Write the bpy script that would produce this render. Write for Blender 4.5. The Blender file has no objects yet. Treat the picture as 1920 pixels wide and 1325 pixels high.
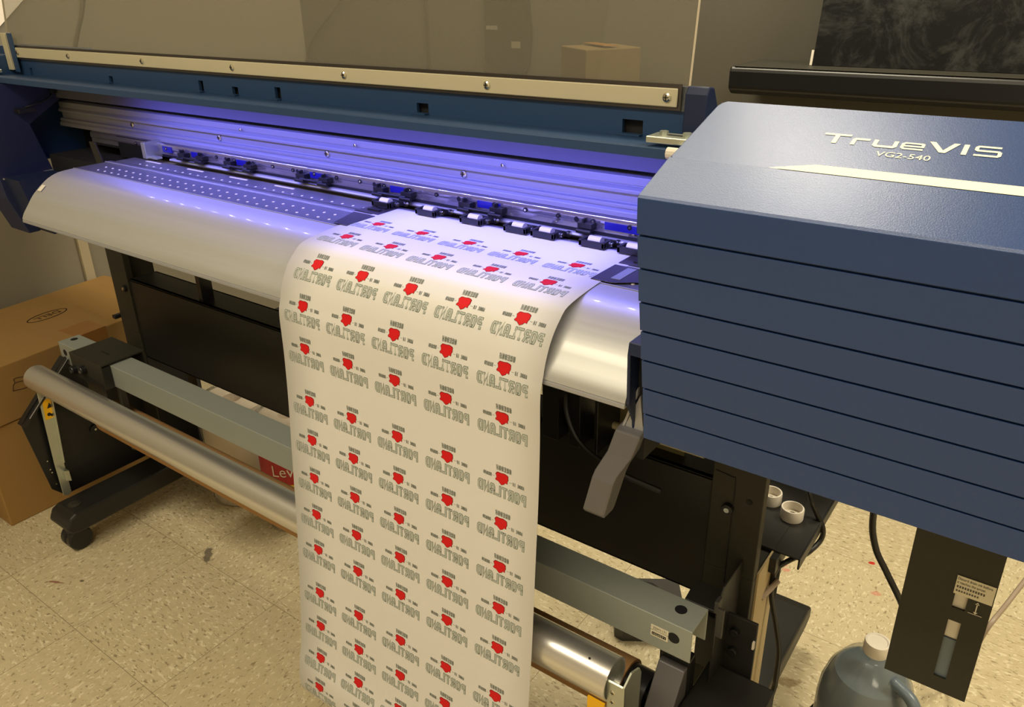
import bpy, bmesh, math, random
from mathutils import Vector, Matrix
random.seed(7)
scn = bpy.context.scene
COL = scn.collection
PI = math.pi

# ------------------------------------------------------------------ materials
def lin(c):
    c = c/255.0
    return c/12.92 if c <= .04045 else ((c+.055)/1.055)**2.4
def rgb(r, g, b): return (lin(r), lin(g), lin(b), 1)

def mat(name, col, rough=.5, metal=0, spec=.5, noise=0, nscale=40, bump=0, coat=0, emis=None, es=0, aniso=0, stretch=None, rvar=0):
    m = bpy.data.materials.new(name); m.use_nodes = True
    nt = m.node_tree; b = nt.nodes['Principled BSDF']
    b.inputs['Base Color'].default_value = col
    b.inputs['Roughness'].default_value = rough
    b.inputs['Metallic'].default_value = metal
    b.inputs['Specular IOR Level'].default_value = spec
    b.inputs['Coat Weight'].default_value = coat
    if emis:
        b.inputs['Emission Color'].default_value = emis
        b.inputs['Emission Strength'].default_value = es
    if noise or bump or rvar:
        tc = nt.nodes.new('ShaderNodeTexCoord'); mp = nt.nodes.new('ShaderNodeMapping')
        nt.links.new(tc.outputs['Object'], mp.inputs[0])
        if stretch: mp.inputs['Scale'].default_value = stretch
        n = nt.nodes.new('ShaderNodeTexNoise'); n.inputs['Scale'].default_value = nscale
        n.inputs['Detail'].default_value = 4
        nt.links.new(mp.outputs[0], n.inputs['Vector'])
        if noise:
            mx = nt.nodes.new('ShaderNodeMix'); mx.data_type = 'RGBA'
            mx.inputs[6].default_value = tuple(min(1, c*(1-noise)) for c in col[:3])+(1,)
            mx.inputs[7].default_value = tuple(min(1, c*(1+noise)) for c in col[:3])+(1,)
            nt.links.new(n.outputs['Fac'], mx.inputs[0]); nt.links.new(mx.outputs[2], b.inputs['Base Color'])
        if rvar:
            mr = nt.nodes.new('ShaderNodeMapRange')
            mr.inputs[3].default_value = rough-rvar; mr.inputs[4].default_value = rough+rvar
            nt.links.new(n.outputs['Fac'], mr.inputs[0]); nt.links.new(mr.outputs[0], b.inputs['Roughness'])
        if bump:
            bp = nt.nodes.new('ShaderNodeBump'); bp.inputs['Strength'].default_value = bump
            bp.inputs['Distance'].default_value = .001
            nt.links.new(n.outputs['Fac'], bp.inputs['Height']); nt.links.new(bp.outputs[0], b.inputs['Normal'])
    return m

M = {}
M['blue'] = mat('blue_painted_metal', (.020, .056, .140, 1), .42, .1, .5, noise=.10, nscale=900, bump=.10)
M['blue_cover'] = mat('blue_textured_plastic', (.011, .044, .170, 1), .34, .12, .72, noise=.10, nscale=900, bump=.12, coat=.0)
M['inner'] = mat('inner_panel_paint', (.10, .10, .13, 1), .5, 0, .4)
M['guide_lit_tan'] = mat('lit_tan_guide', (.22, .19, .10, 1), .45, .2, .4)  # tan carries the yellow light that falls on the rear guide
M['blue_shaded'] = mat('shaded_blue_metal', (.012, .018, .065, 1), .42, 0, .5)  # blue cover metal darkened, its shade put into the base colour
M['navy'] = mat('navy_panel', (.010, .018, .055, 1), .45, 0, .4, noise=.1, nscale=60)
M['alu'] = mat('brushed_aluminium', (.36, .36, .38, 1), .45, .30, .5, noise=.06, nscale=60, stretch=(.3, 20, 20), rvar=.05)
M['platen'] = mat('platen_aluminium', (.47, .47, .455, 1), .42, .45, .5, noise=.05, nscale=14, stretch=(.15, 14, 14), rvar=.04)
_p = M['platen'].node_tree.nodes['Principled BSDF']; _p.inputs['Coat Weight'].default_value = .3; _p.inputs['Coat Roughness'].default_value = .09
M['platen_bed'] = mat('platen_bed_anodised', (.20, .20, .22, 1), .30, .6, .5, noise=.1, nscale=30, stretch=(.4, 8, 8))
M['rail'] = mat('rail_steel', (.42, .40, .41, 1), .18, .8, .5, noise=.05, nscale=40, stretch=(.2, 10, 10))
M['beige'] = mat('beige_strip_metal', rgb(196, 188, 160), .5, .1, .4, noise=.03, nscale=20)
M['black'] = mat('black_powder_coat', (.018, .017, .015, 1), .42, 0, .4, noise=.15, nscale=300, bump=.05)
M['blackp'] = mat('black_plastic', (.010, .010, .011, 1), .35, 0, .5, noise=.1, nscale=60)
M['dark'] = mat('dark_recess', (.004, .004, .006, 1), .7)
M['olive'] = mat('dark_olive_metal', (.030, .028, .020, 1), .5, 0, .35, noise=.15, nscale=200)
M['greybar'] = mat('grey_green_powder_coat', (.30, .325, .295, 1), .38, .1, .6, noise=.05, nscale=200, bump=.04)
M['silver'] = mat('satin_anodised_tube', (.74, .72, .69, 1), .30, .85, .5, noise=.03, nscale=30, stretch=(.2, 6, 6))
M['zinc'] = mat('zinc_plated_steel', (.55, .58, .50, 1), .3, .8, .5, noise=.1, nscale=30)
M['chrome'] = mat('screw_steel', (.75, .72, .62, 1), .18, 1)
M['block'] = mat('dark_grey_plastic', (.05, .047, .043, 1), .4)
M['grey_plastic'] = mat('grey_plastic', (.11, .105, .11, 1), .38, 0, .5, noise=.06, nscale=80)
M['tan'] = mat('tan_cardboard_core', rgb(168, 128, 84), .8, 0, .2, noise=.1, nscale=50)
M['carton'] = mat('carton_cardboard', rgb(154, 120, 70), .75, 0, .2, noise=.07, nscale=25, stretch=(1, 1, 12))
M['carton2'] = mat('carton_inner', rgb(150, 114, 66), .75, 0, .2, noise=.07, nscale=25)
M['carton_dim'] = mat('dim_reflection_cardboard', rgb(112, 94, 64), .8, 0, .2, noise=.07, nscale=25)  # cardboard dimmed in colour to pass for a reflection
M['tape'] = mat('brown_packing_tape', rgb(150, 104, 50), .3, 0, .5)
M['ink'] = mat('brown_print_ink', rgb(38, 16, 10), .7)
M['cream'] = mat('cream_column_metal', rgb(178, 158, 118), .5, 0, .3, noise=.05, nscale=20)
M['white_plastic'] = mat('white_plastic', rgb(222, 214, 200), .45, 0, .4)
M['paper'] = mat('white_print_media', rgb(216, 214, 212), .55, 0, .25)
M['red'] = mat('red_print_ink', rgb(205, 26, 30), .6, 0, .2, noise=.12, nscale=600)
M['darkred'] = mat('dark_red_outline_ink', rgb(120, 18, 22), .6, 0, .2)
M['inkgrey'] = mat('green_black_print_ink', rgb(58, 66, 58), .6, 0, .2)
M['inkpale'] = mat('grey_green_print_ink', rgb(122, 130, 122), .6, 0, .2, noise=.35, nscale=900)
M['paperprint'] = mat('pale_print_ink', rgb(178, 182, 176), .6, 0, .2, noise=.25, nscale=900)
M['cream_print'] = mat('cream_printed_marking', rgb(245, 236, 205), .5, 0, .4)
M['label'] = mat('paper_sticker', rgb(222, 214, 190), .5)
M['yellow'] = mat('yellow_warning_sticker', rgb(235, 178, 10), .45)
M['blueplate'] = mat('blue_anodised_tab', (.015, .012, .26, 1), .35, .2, .6)
M['ledchip'] = mat('led_chip', (.8, .8, .9, 1), .4, emis=(.35, .35, 1, 1), es=6)
M['roller_cream'] = mat('pinch_roller_rubber', rgb(205, 200, 185), .45)
M['fabric'] = mat('black_painted_canvas', (.014, .014, .013, 1), .6, 0, .22, noise=.97, nscale=9, bump=1.0)
_nt = M['fabric'].node_tree
for _q in _nt.nodes:
    if _q.type == 'MIX': _q.inputs[6].default_value = (.0015, .0015, .0015, 1); _q.inputs[7].default_value = (.04, .04, .037, 1)
    if _q.type == 'TEX_NOISE': _fn = _q
    if _q.type == 'MIX': _fm = _q
    if _q.type == 'TEX_NOISE': _q.inputs['Detail'].default_value = 9; _q.inputs['Roughness'].default_value = .75; _q.inputs['Distortion'].default_value = .8
_mr = _nt.nodes.new('ShaderNodeMapRange'); _mr.inputs[1].default_value = .46; _mr.inputs[2].default_value = .66
_nt.links.new(_fn.outputs['Fac'], _mr.inputs[0]); _nt.links.new(_mr.outputs[0], _fm.inputs[0])
M['wall'] = mat('grey_brown_wall_paint', rgb(92, 88, 78), .7, 0, .3, noise=.03, nscale=120, bump=.05)
M['wall_left'] = mat('beige_wall_paint', rgb(134, 127, 110), .7, 0, .3, noise=.02, nscale=160, bump=.12)
M['wall_pale'] = mat('pale_wall_paint', rgb(214, 206, 190), .8, 0, .3)
M['label_dim'] = mat('beige_trim', rgb(176, 162, 134), .6)
M['pale_wall_shape'] = mat('pale_shape_face', rgb(250, 238, 225), .5)
M['seam'] = mat('dark_seam', rgb(60, 54, 42), .8)
M['ceiling'] = mat('ceiling_tile', rgb(225, 220, 205), .9, 0, .1, noise=.06, nscale=90)
M['bluejug'] = mat('blue_grey_liquid', (.13, .165, .195, 1), .3, 0, .5, noise=.1, nscale=8)
M['cable'] = mat('black_cable_rubber', (.010, .009, .008, 1), .4, 0, .5)
M['ivory_hose'] = mat('translucent_hose', rgb(150, 134, 116), .4)
M['pinkpaper'] = mat('paper_roll_white', rgb(226, 210, 190), .8, noise=.05, nscale=20)
M['redpack'] = mat('red_pack_print', rgb(170, 24, 30), .35)
M['yellowpack'] = mat('yellow_pack_print', rgb(222, 186, 40), .35)
M['coil'] = mat('dark_blue_plastic', (.012, .022, .04, 1), .35)

# clear glossy film / sheet: transparent + fresnel gloss
def clear(name, tint, rough, ior=1.49, diff=None, dfac=0):
    m = bpy.data.materials.new(name); m.use_nodes = True
    nt = m.node_tree; nt.nodes.clear()
    out = nt.nodes.new('ShaderNodeOutputMaterial')
    tr = nt.nodes.new('ShaderNodeBsdfTransparent'); tr.inputs[0].default_value = tint
    gl = nt.nodes.new('ShaderNodeBsdfGlossy'); gl.inputs['Roughness'].default_value = rough
    lw = nt.nodes.new('ShaderNodeLayerWeight'); lw.inputs['Blend'].default_value = .5
    pw = nt.nodes.new('ShaderNodeMath'); pw.operation = 'POWER'; pw.inputs[1].default_value = 5
    nt.links.new(lw.outputs['Facing'], pw.inputs[0])
    fr = nt.nodes.new('ShaderNodeMath'); fr.operation = 'MULTIPLY_ADD'; fr.inputs[1].default_value = .95; fr.inputs[2].default_value = .045
    nt.links.new(pw.outputs[0], fr.inputs[0])
    mx = nt.nodes.new('ShaderNodeMixShader')
    nt.links.new(fr.outputs[0], mx.inputs[0]); nt.links.new(tr.outputs[0], mx.inputs[1]); nt.links.new(gl.outputs[0], mx.inputs[2])
    last = mx
    if diff:
        df = nt.nodes.new('ShaderNodeBsdfDiffuse'); df.inputs[0].default_value = diff
        m2 = nt.nodes.new('ShaderNodeMixShader'); m2.inputs[0].default_value = dfac
        nt.links.new(mx.outputs[0], m2.inputs[1]); nt.links.new(df.outputs[0], m2.inputs[2]); last = m2
    nt.links.new(last.outputs[0], out.inputs[0])
    return m
M['acrylic'] = clear('smoky_haze_acrylic', (.84, .84, .82, 1), .02, 1.5, (.40, .37, .30, 1), .20)  # diffuse share paints in the pale reflection haze of the pane
M['acrylic_edge'] = mat('acrylic_edge', rgb(205, 190, 165), .3)
M['film'] = clear('crinkled_clear_film', (.9, .9, .88, 1), .12, 1.5, (.8, .75, .65, 1), .12)
M['jugwall'] = clear('clear_jug_plastic', (.85, .87, .86, 1), .12, 1.45, (.5, .52, .5, 1), .16)
nt = M['film'].node_tree
_n = nt.nodes.new('ShaderNodeTexNoise'); _n.inputs['Scale'].default_value = 22; _n.inputs['Distortion'].default_value = 1.5
_b = nt.nodes.new('ShaderNodeBump'); _b.inputs['Strength'].default_value = 1; _b.inputs['Distance'].default_value = .012
nt.links.new(_n.outputs['Fac'], _b.inputs['Height'])
for _x in nt.nodes:
    if _x.type == 'BSDF_GLOSSY': nt.links.new(_b.outputs[0], _x.inputs['Normal'])

def floor_mat():
    m = bpy.data.materials.new('vinyl_composition_tile'); m.use_nodes = True
    nt = m.node_tree; N = nt.nodes; L = nt.links; b = N['Principled BSDF']
    def nn(t, **k):
        n = N.new(t)
        for a, v in k.items(): setattr(n, a, v)
        return n
    def mth(op, a, bb=None, c=None):
        n = nn('ShaderNodeMath', operation=op)
        for i, v in enumerate((a, bb, c)):
            if v is None: continue
            if isinstance(v, (int, float)): n.inputs[i].default_value = v
            else: L.new(v, n.inputs[i])
        return n.outputs[0]
    tc = nn('ShaderNodeTexCoord'); sp = nn('ShaderNodeSeparateXYZ'); L.new(tc.outputs['Object'], sp.inputs[0])
    T = .3048
    u = mth('DIVIDE', mth('ADD', sp.outputs[0], 1.6020+T*20), T)
    v = mth('DIVIDE', mth('ADD', sp.outputs[1], -.5095+T*20), T)
    fu = mth('FRACT', u); fv = mth('FRACT', v)
    iu = mth('FLOOR', u); iv = mth('FLOOR', v)
    chk = mth('MODULO', mth('ADD', iu, iv), 2)
    # wobble
    w = .0024
    du = mth('MINIMUM', fu, mth('SUBTRACT', 1, fu)); dv = mth('MINIMUM', fv, mth('SUBTRACT', 1, fv))
    seam = mth('LESS_THAN', mth('MINIMUM', du, dv), w)
    def chips(scale, sc, th, seed):
        mp = nn('ShaderNodeMapping'); mp.inputs['Scale'].default_value = sc; mp.inputs['Location'].default_value = (seed, seed*2, 0)
        L.new(tc.outputs['Object'], mp.inputs[0])
        n = nn('ShaderNodeTexNoise'); n.inputs['Scale'].default_value = scale; n.inputs['Detail'].default_value = 2.5
        n.inputs['Distortion'].default_value = .6
        L.new(mp.outputs[0], n.inputs['Vector'])
        r = nn('ShaderNodeMapRange'); r.inputs[1].default_value = th; r.inputs[2].default_value = th+.05
        L.new(n.outputs['Fac'], r.inputs[0]); return r.outputs[0]
    def pick(a, bb):
        x = nn('ShaderNodeMix'); L.new(chk, x.inputs[0]); L.new(a, x.inputs[2]); L.new(bb, x.inputs[3]); return x.outputs[0]
    light = pick(chips(62, (1, 2.4, 1), .575, 1.3), chips(66, (2.0, 1.2, 1), .585, 3.1))
    dark = pick(chips(70, (1, 2.6, 1), .60, 7.7), chips(72, (2.2, 1.2, 1), .61, 9.1))
    mid = nn('ShaderNodeTexNoise'); mid.inputs['Scale'].default_value = 45; mid.inputs['Detail'].default_value = 5
    L.new(tc.outputs['Object'], mid.inputs['Vector'])
    base = nn('ShaderNodeMix', data_type='RGBA'); L.new(mid.outputs['Fac'], base.inputs[0])
    base.inputs[6].default_value = rgb(184, 170, 136); base.inputs[7].default_value = rgb(214, 201, 166)
    def over(prev, fac, col, k=1):
        x = nn('ShaderNodeMix', data_type='RGBA')
        L.new(mth('MULTIPLY', fac, k), x.inputs[0]); L.new(prev, x.inputs[6]); x.inputs[7].default_value = col
        return x.outputs[2]
    c = over(base.outputs[2], light, rgb(240, 230, 200), .55)
    c = over(c, dark, rgb(116, 102, 74), .65)
    # per tile tone
    wn = nn('ShaderNodeTexWhiteNoise', noise_dimensions='2D'); cb = nn('ShaderNodeCombineXYZ'); L.new(iu, cb.inputs[0]); L.new(iv, cb.inputs[1]); L.new(cb.outputs[0], wn.inputs['Vector'])
    c = over(c, wn.outputs['Value'], rgb(160, 140, 100), .16)
    c = over(c, seam, rgb(92, 76, 50), .6)
    # worn marks and ink drops of their own shape
    def mark(prev, x, y, ang, rx, ry, col, k, ns=60):
        mp = nn('ShaderNodeMapping', vector_type='TEXTURE')
        mp.inputs['Location'].default_value = (x, y, 0); mp.inputs['Rotation'].default_value = (0, 0, ang); mp.inputs['Scale'].default_value = (rx, ry, 1)
        L.new(tc.outputs['Object'], mp.inputs[0])
        ln = nn('ShaderNodeVectorMath', operation='LENGTH'); L.new(mp.outputs[0], ln.inputs[0])
        n = nn('ShaderNodeTexNoise'); n.inputs['Scale'].default_value = ns; n.inputs['Detail'].default_value = 3; L.new(tc.outputs['Object'], n.inputs['Vector'])
        d = mth('ADD', ln.outputs['Value'], mth('MULTIPLY', mth('SUBTRACT', n.outputs['Fac'], .5), 1.4))
        r = nn('ShaderNodeMapRange'); r.inputs[1].default_value = 1.0; r.inputs[2].default_value = .7
        L.new(d, r.inputs[0])
        return over(prev, r.outputs[0], col, k)
    c = mark(c, -1.575, .832, -.75, .034, .011, rgb(92, 84, 78), .8)
    c = mark(c, -1.792, .562, .45, .022, .004, rgb(120, 30, 24), .7, 90)
    c = mark(c, -1.745, .60, 0, .006, .005, rgb(60, 50, 40), .8, 120)
    c = mark(c, -.213, 1.74, .3, .009, .006, rgb(190, 20, 14), .95, 90)
    c = mark(c, -.18, 1.636, .2, .012, .009, rgb(200, 120, 100), .6, 90)
    c = mark(c, -.392, 1.615, .2, .015, .011, rgb(205, 120, 110), .7, 90)
    c = mark(c, -.374, 1.598, .2, .010, .007, rgb(205, 125, 110), .7, 90)
    c = mark(c, -.26, 1.27, .5, .03, .014, rgb(120, 90, 50), .5, 60)
    L.new(c, b.inputs['Base Color'])
    b.inputs['Roughness'].default_value = .42
    b.inputs['Specular IOR Level'].default_value = .35
    bp = nn('ShaderNodeBump'); bp.inputs['Strength'].default_value = .15; bp.inputs['Distance'].default_value = .001
    L.new(mid.outputs['Fac'], bp.inputs['Height']); L.new(bp.outputs[0], b.inputs['Normal'])
    return m
M['floor'] = floor_mat()

# ------------------------------------------------------------------ helpers
def link(name, me, m, parent=None, bevel=0, segs=2, smooth=False):
    o = bpy.data.objects.new(name, me); COL.objects.link(o)
    if m is not None:
        for x in (m if isinstance(m, (list, tuple)) else [m]): me.materials.append(M[x] if isinstance(x, str) else x)
    if smooth:
        for p in me.polygons: p.use_smooth = True
    if parent is not None:
        o.parent = parent
        w = Vector((0, 0, 0)); q = parent
        while q is not None: w += q.location; q = q.parent
        o.location = -w
    if bevel:
        md = o.modifiers.new('bevel', 'BEVEL'); md.width = bevel; md.segments = segs; md.limit_method = 'ANGLE'; md.angle_limit = .6
        md.harden_normals = False
    return o

class B:
    """collects shapes in world coordinates and links them as one mesh object"""
    def __init__(s): s.bm = bmesh.new()
    def add(s, vs, fs, mi=0):
        v = [s.bm.verts.new(p) for p in vs]
        for f in fs:
            try:
                q = s.bm.faces.new([v[i] for i in f]); q.material_index = mi
            except ValueError: pass
        return s
    def box(s, x0, x1, y0, y1, z0, z1, mi=0, M4=None):
        vs = [(x, y, z) for x in (x0, x1) for y in (y0, y1) for z in (z0, z1)]
        if M4 is not None: vs = [M4 @ Vector(p) for p in vs]
        return s.add(vs, [(0, 1, 3, 2), (4, 6, 7, 5), (0, 4, 5, 1), (2, 3, 7, 6), (0, 2, 6, 4), (1, 5, 7, 3)], mi)
    def prism(s, prof, x0, x1, mi=0, cap=True):
        """closed (y,z) profile swept along x"""
        n = len(prof)
        vs = [(x0, y, z) for y, z in prof]+[(x1, y, z) for y, z in prof]
        fs = [(i, (i+1) % n, n+(i+1) % n, n+i) for i in range(n)]
        if cap: fs += [tuple(range(n)), tuple(range(2*n-1, n-1, -1))]
        return s.add(vs, fs, mi)
    def extr(s, pts, d, mi=0):
        """closed planar polygon of 3-d points swept along vector d"""
        n = len(pts); d = Vector(d)
        vs = [Vector(p) for p in pts]+[Vector(p)+d for p in pts]
        fs = [(i, (i+1) % n, n+(i+1) % n, n+i) for i in range(n)]+[tuple(range(n)), tuple(range(2*n-1, n-1, -1))]
        return s.add(vs, fs, mi)
    def cyl(s, a, b, r, n=24, r2=None, mi=0, cap=True):
        a = Vector(a); b = Vector(b); r2 = r if r2 is None else r2
        d = (b-a).normalized(); t = Vector((0, 0, 1)) if abs(d.z) < .9 else Vector((1, 0, 0))
        u = d.cross(t).normalized(); w = d.cross(u)
        vs = []
        for c, rr in ((a, r), (b, r2)):
            for i in range(n):
                an = 2*PI*i/n; vs.append(c+u*math.cos(an)*rr+w*math.sin(an)*rr)
        fs = [(i, (i+1) % n, n+(i+1) % n, n+i) for i in range(n)]
        if cap: fs += [tuple(range(n-1, -1, -1)), tuple(range(n, 2*n))]
        return s.add(vs, fs, mi)
    def lathe(s, c, prof, n=32, mi=0, close=False):
        """(radius,z) profile turned about the vertical through c"""
        vs = []; k = len(prof)
        for r, z in prof:
            for i in range(n):
                an = 2*PI*i/n; vs.append((c[0]+r*math.cos(an), c[1]+r*math.sin(an), c[2]+z))
        fs = []
        for j in range(k-1):
            for i in range(n): fs.append((j*n+i, j*n+(i+1) % n, (j+1)*n+(i+1) % n, (j+1)*n+i))
        if prof[0][0] > 0: fs.append(tuple(range(n-1, -1, -1)))
        if prof[-1][0] > 0 and not close: fs.append(tuple(range((k-1)*n, k*n)))
        return s.add(vs, fs, mi)
    def tube(s, pts, r, n=10, mi=0):
        P = [Vector(p) for p in pts]
        # catmull-rom resample
        Q = []
        E = [P[0]*2-P[1]]+P+[P[-1]*2-P[-2]]
        for i in range(1, len(E)-2):
            for k in range(6):
                t = k/6; a, b, c, d = E[i-1], E[i], E[i+1], E[i+2]
                Q.append(.5*((2*b)+(c-a)*t+(2*a-5*b+4*c-d)*t*t+(3*b-a-3*c+d)*t**3))
        Q.append(P[-1])
        vs = []; u = None
        for i, q in enumerate(Q):
            d = (Q[min(i+1, len(Q)-1)]-Q[max(i-1, 0)]).normalized()
            if u is None: u = d.orthogonal().normalized()
            u = (u-d*u.dot(d)).normalized(); w = d.cross(u)
            for k in range(n):
                an = 2*PI*k/n; vs.append(q+(u*math.cos(an)+w*math.sin(an))*r)
        fs = [(j*n+i, j*n+(i+1) % n, (j+1)*n+(i+1) % n, (j+1)*n+i) for j in range(len(Q)-1) for i in range(n)]
        fs += [tuple(range(n-1, -1, -1)), tuple(range((len(Q)-1)*n, len(Q)*n))]
        return s.add(vs, fs, mi)
    def mesh(s, name, recalc=True):
        if recalc: bmesh.ops.recalc_face_normals(s.bm, faces=s.bm.faces)
        me = bpy.data.meshes.new(name); s.bm.to_mesh(me); s.bm.free(); return me
    def out(s, name, m, parent=None, bevel=0, segs=2, smooth=False, recalc=True, auto=False):
        o = link(name, s.mesh(name, recalc), m, parent, bevel, segs, smooth)
        if auto:
            for p in o.data.polygons: p.use_smooth = True
            o.data.set_sharp_from_angle(angle=math.radians(35))
        return o

def root(name, loc, label, cat, group=None):
    o = bpy.data.objects.new(name, None); COL.objects.link(o); o.location = loc; o.empty_display_size = .05
    o['label'] = label; o['category'] = cat
    if group: o['group'] = group
    return o
def tag(o, label, cat, group=None):
    o['label'] = label; o['category'] = cat
    if group: o['group'] = group
    return o
def struct(o): o['kind'] = 'structure'; return o

def text_mesh(s, size=1, outline=0, res=2, extr=0):
    """text as flat polygons (list of verts, faces) in the xy plane, centred"""
    cu = bpy.data.curves.new('t', 'FONT'); cu.body = s; cu.size = size; cu.resolution_u = res
    if outline:
        cu.fill_mode = 'NONE'; cu.bevel_depth = outline; cu.bevel_resolution = 0
    o = bpy.data.objects.new('t', cu); COL.objects.link(o)
    dg = bpy.context.evaluated_depsgraph_get(); dg.update()
    me = bpy.data.meshes.new_from_object(o.evaluated_get(dg))
    vs = [v.co.copy() for v in me.vertices]; fs = [tuple(p.vertices) for p in me.polygons]
    bpy.data.objects.remove(o); bpy.data.curves.remove(cu); bpy.data.meshes.remove(me)
    xs = [v.x for v in vs]; ys = [v.y for v in vs]
    x0, x1, y0, y1 = min(xs), max(xs), min(ys), max(ys)
    for v in vs: v.x = (v.x-x0)/(x1-x0)-.5; v.y = (v.y-y0)/(y1-y0)-.5
    return vs, fs
def lay_text(b, s, org, ux, uy, w, h, mi=0, mirror=False, **k):
    """text centred at org, w along ux and h along uy"""
    vs, fs = text_mesh(s, **k)
    ux = Vector(ux).normalized(); uy = Vector(uy).normalized(); org = Vector(org)
    b.add([org+ux*(v.x*w*(-1 if mirror else 1))+uy*(v.y*h) for v in vs], fs, mi)

# ------------------------------------------------------------------ room
XL, XR, YB, YF, ZC = -2.6, 2.6, 2.2, -2.6, 2.65
struct(B().box(XL-.1, XR+.1, YF-.1, YB+.1, -.08, 0).out('floor', 'floor'))
struct(B().box(XL-.1, XR+.1, YF-.1, YB+.1, ZC, ZC+.08).out('ceiling', 'ceiling'))
w = B().box(XL-.1, XR+.1, YB, YB+.1, 0, ZC)
struct(w.out('wall_back', 'wall'))
struct(B().box(XL-.1, XL, YF, YB, 0, ZC).out('wall_left', 'wall_left'))
struct(B().box(XR, XR+.1, YF, YB, 0, ZC).out('wall_right', 'wall_pale'))
struct(B().box(XL-.1, XR+.1, YF-.1, YF, 0, ZC).out('wall_front', 'wall_pale'))
struct(B().box(XL, XL+.012, 1.165, 1.195, 0, .85).out('trim_1', 'label_dim'))
struct(B().box(-1.955-.007, -1.955+.007, YB-.006, YB, 0, ZC).out('trim_2', 'seam'))
struct(B().box(XL, XR, YB-.012, YB, 0, .1).out('baseboard_back', 'blackp'))
# flat white shape on the left wall, slanted lower edge
o = B().extr([(XL+.0005, .98, 1.11), (XL+.0005, .98, 1.95), (XL+.0005, 1.98, 1.95), (XL+.0005, 1.98, 1.934)], (.012, 0, 0)).out('pale_wall_shape', 'pale_wall_shape')
tag(o, 'flat white shape on the left wall with a slanted lower edge, top left corner', 'board')
# slanting cords built for dark lines reflected in the clear cover
o = B().tube([(-2.594, YB-.012, .9), (-2.57, YB-.012, 1.07), (-2.42, YB-.012, 1.20), (-2.36, YB-.012, 1.25), (-2.18, YB-.012, 1.45)], .0035, 6).out('reflection_cord', 'seam')
tag(o, 'thin dark cord on the back wall standing in for a line reflected in the clear cover, left of the wall seam', 'cord')
o = B().tube([(XL+.020, 1.28, 1.10), (XL+.020, 1.315, 1.18), (XL+.020, 1.36, 1.29), (XL+.020, 1.43, 1.6)], .0035, 6).out('reflection_cord', 'seam')
tag(o, 'thin dark cord on the left wall standing in for a line reflected in the clear cover', 'cord')
# dark banner on back wall, standing in for a reflection in the pane
bn = B()
pts = [(-1.70, 1.055), (-1.655, 1.045), (-1.60, 1.035), (-1.545, 1.025), (-1.525, 1.05), (-1.515, 1.15), (-1.53, 1.3), (-1.56, 1.5), (-1.70, 1.5)]
bn.extr([(x, YB-.012, z) for x, z in pts], (0, .008, 0))
o = bn.out('reflection_banner', 'olive')
tag(o, 'dark banner on the back wall, standing in for a reflection in the clear cover', 'banner')
tb = B()
for x, z, wd, hh in ((-1.67, 1.165, .045, .012), (-1.575, 1.115, .035, .02), (-1.61, 1.255, .05, .012), (-1.66, 1.285, .03, .01)):
    B().box(x-wd/2, x+wd/2, YB-.0135, YB-.0119, z-hh/2, z+hh/2).out('tape_strip', 'wall_left', o)
# carton and hidden shelf added behind the printer in place of a pane reflection
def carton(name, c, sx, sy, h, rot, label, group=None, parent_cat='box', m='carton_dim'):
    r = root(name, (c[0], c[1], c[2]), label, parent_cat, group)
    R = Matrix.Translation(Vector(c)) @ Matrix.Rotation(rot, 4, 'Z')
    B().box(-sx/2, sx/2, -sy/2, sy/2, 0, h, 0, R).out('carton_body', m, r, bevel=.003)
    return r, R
ws = B().box(-1.55, -.95, 1.93, YB, .975, .995).out('carton_prop_shelf', 'wall'); tag(ws, 'hidden grey shelf added behind the printer to hold the reflection carton', 'shelf')
r, R = carton('reflection_carton', (-1.192, 2.060, .9955), .165, .175, .134, math.radians(55), 'brown carton behind the printer, standing in for a reflection in the clear cover')
B().box(-.02, .02, -.0785, .0785, .1395, .1405, 0, R).out('packing_tape', 'tape', r)
# dark ledge with leaning painting
lg = root('wall_ledge', (0, 2.1, 1.03), 'long black ledge along the back wall above the blue cover', 'shelf')
B().prism([(2.0, 1.086), (2.0, 1.045), (2.02, 1.030), (2.195, 1.030), (2.195, 1.098), (2.005, 1.098)], -.787, 1.4).out('ledge_body', 'blackp', lg, bevel=.006)
B().box(-.775, 1.39, 2.004, 2.19, 1.0975, 1.0990).out('ledge_top', 'olive', lg, bevel=.001)
pt = root('leaning_canvas', (0.1, 2.08, 1.100), 'black rough painted canvas leaning on the wall above the long ledge', 'painting')
lean = Matrix.Translation((0, 2.085, 1.100)) @ Matrix.Rotation(math.radians(-9), 4, 'X')
B().box(-.61, .9, 0, .016, 0, .62, 0, lean).out('canvas_face', 'fabric', pt)
B().box(-.616, -.6105, -.002, .016, 0, .035, 0, lean).out('white_edge', 'white_plastic', pt)

# ------------------------------------------------------------------ the printer
PR = root('large_format_printer', (-1.05, .95, 0), 'blue and silver wide roll printer on a black stand, filling the picture', 'printer')

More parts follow.
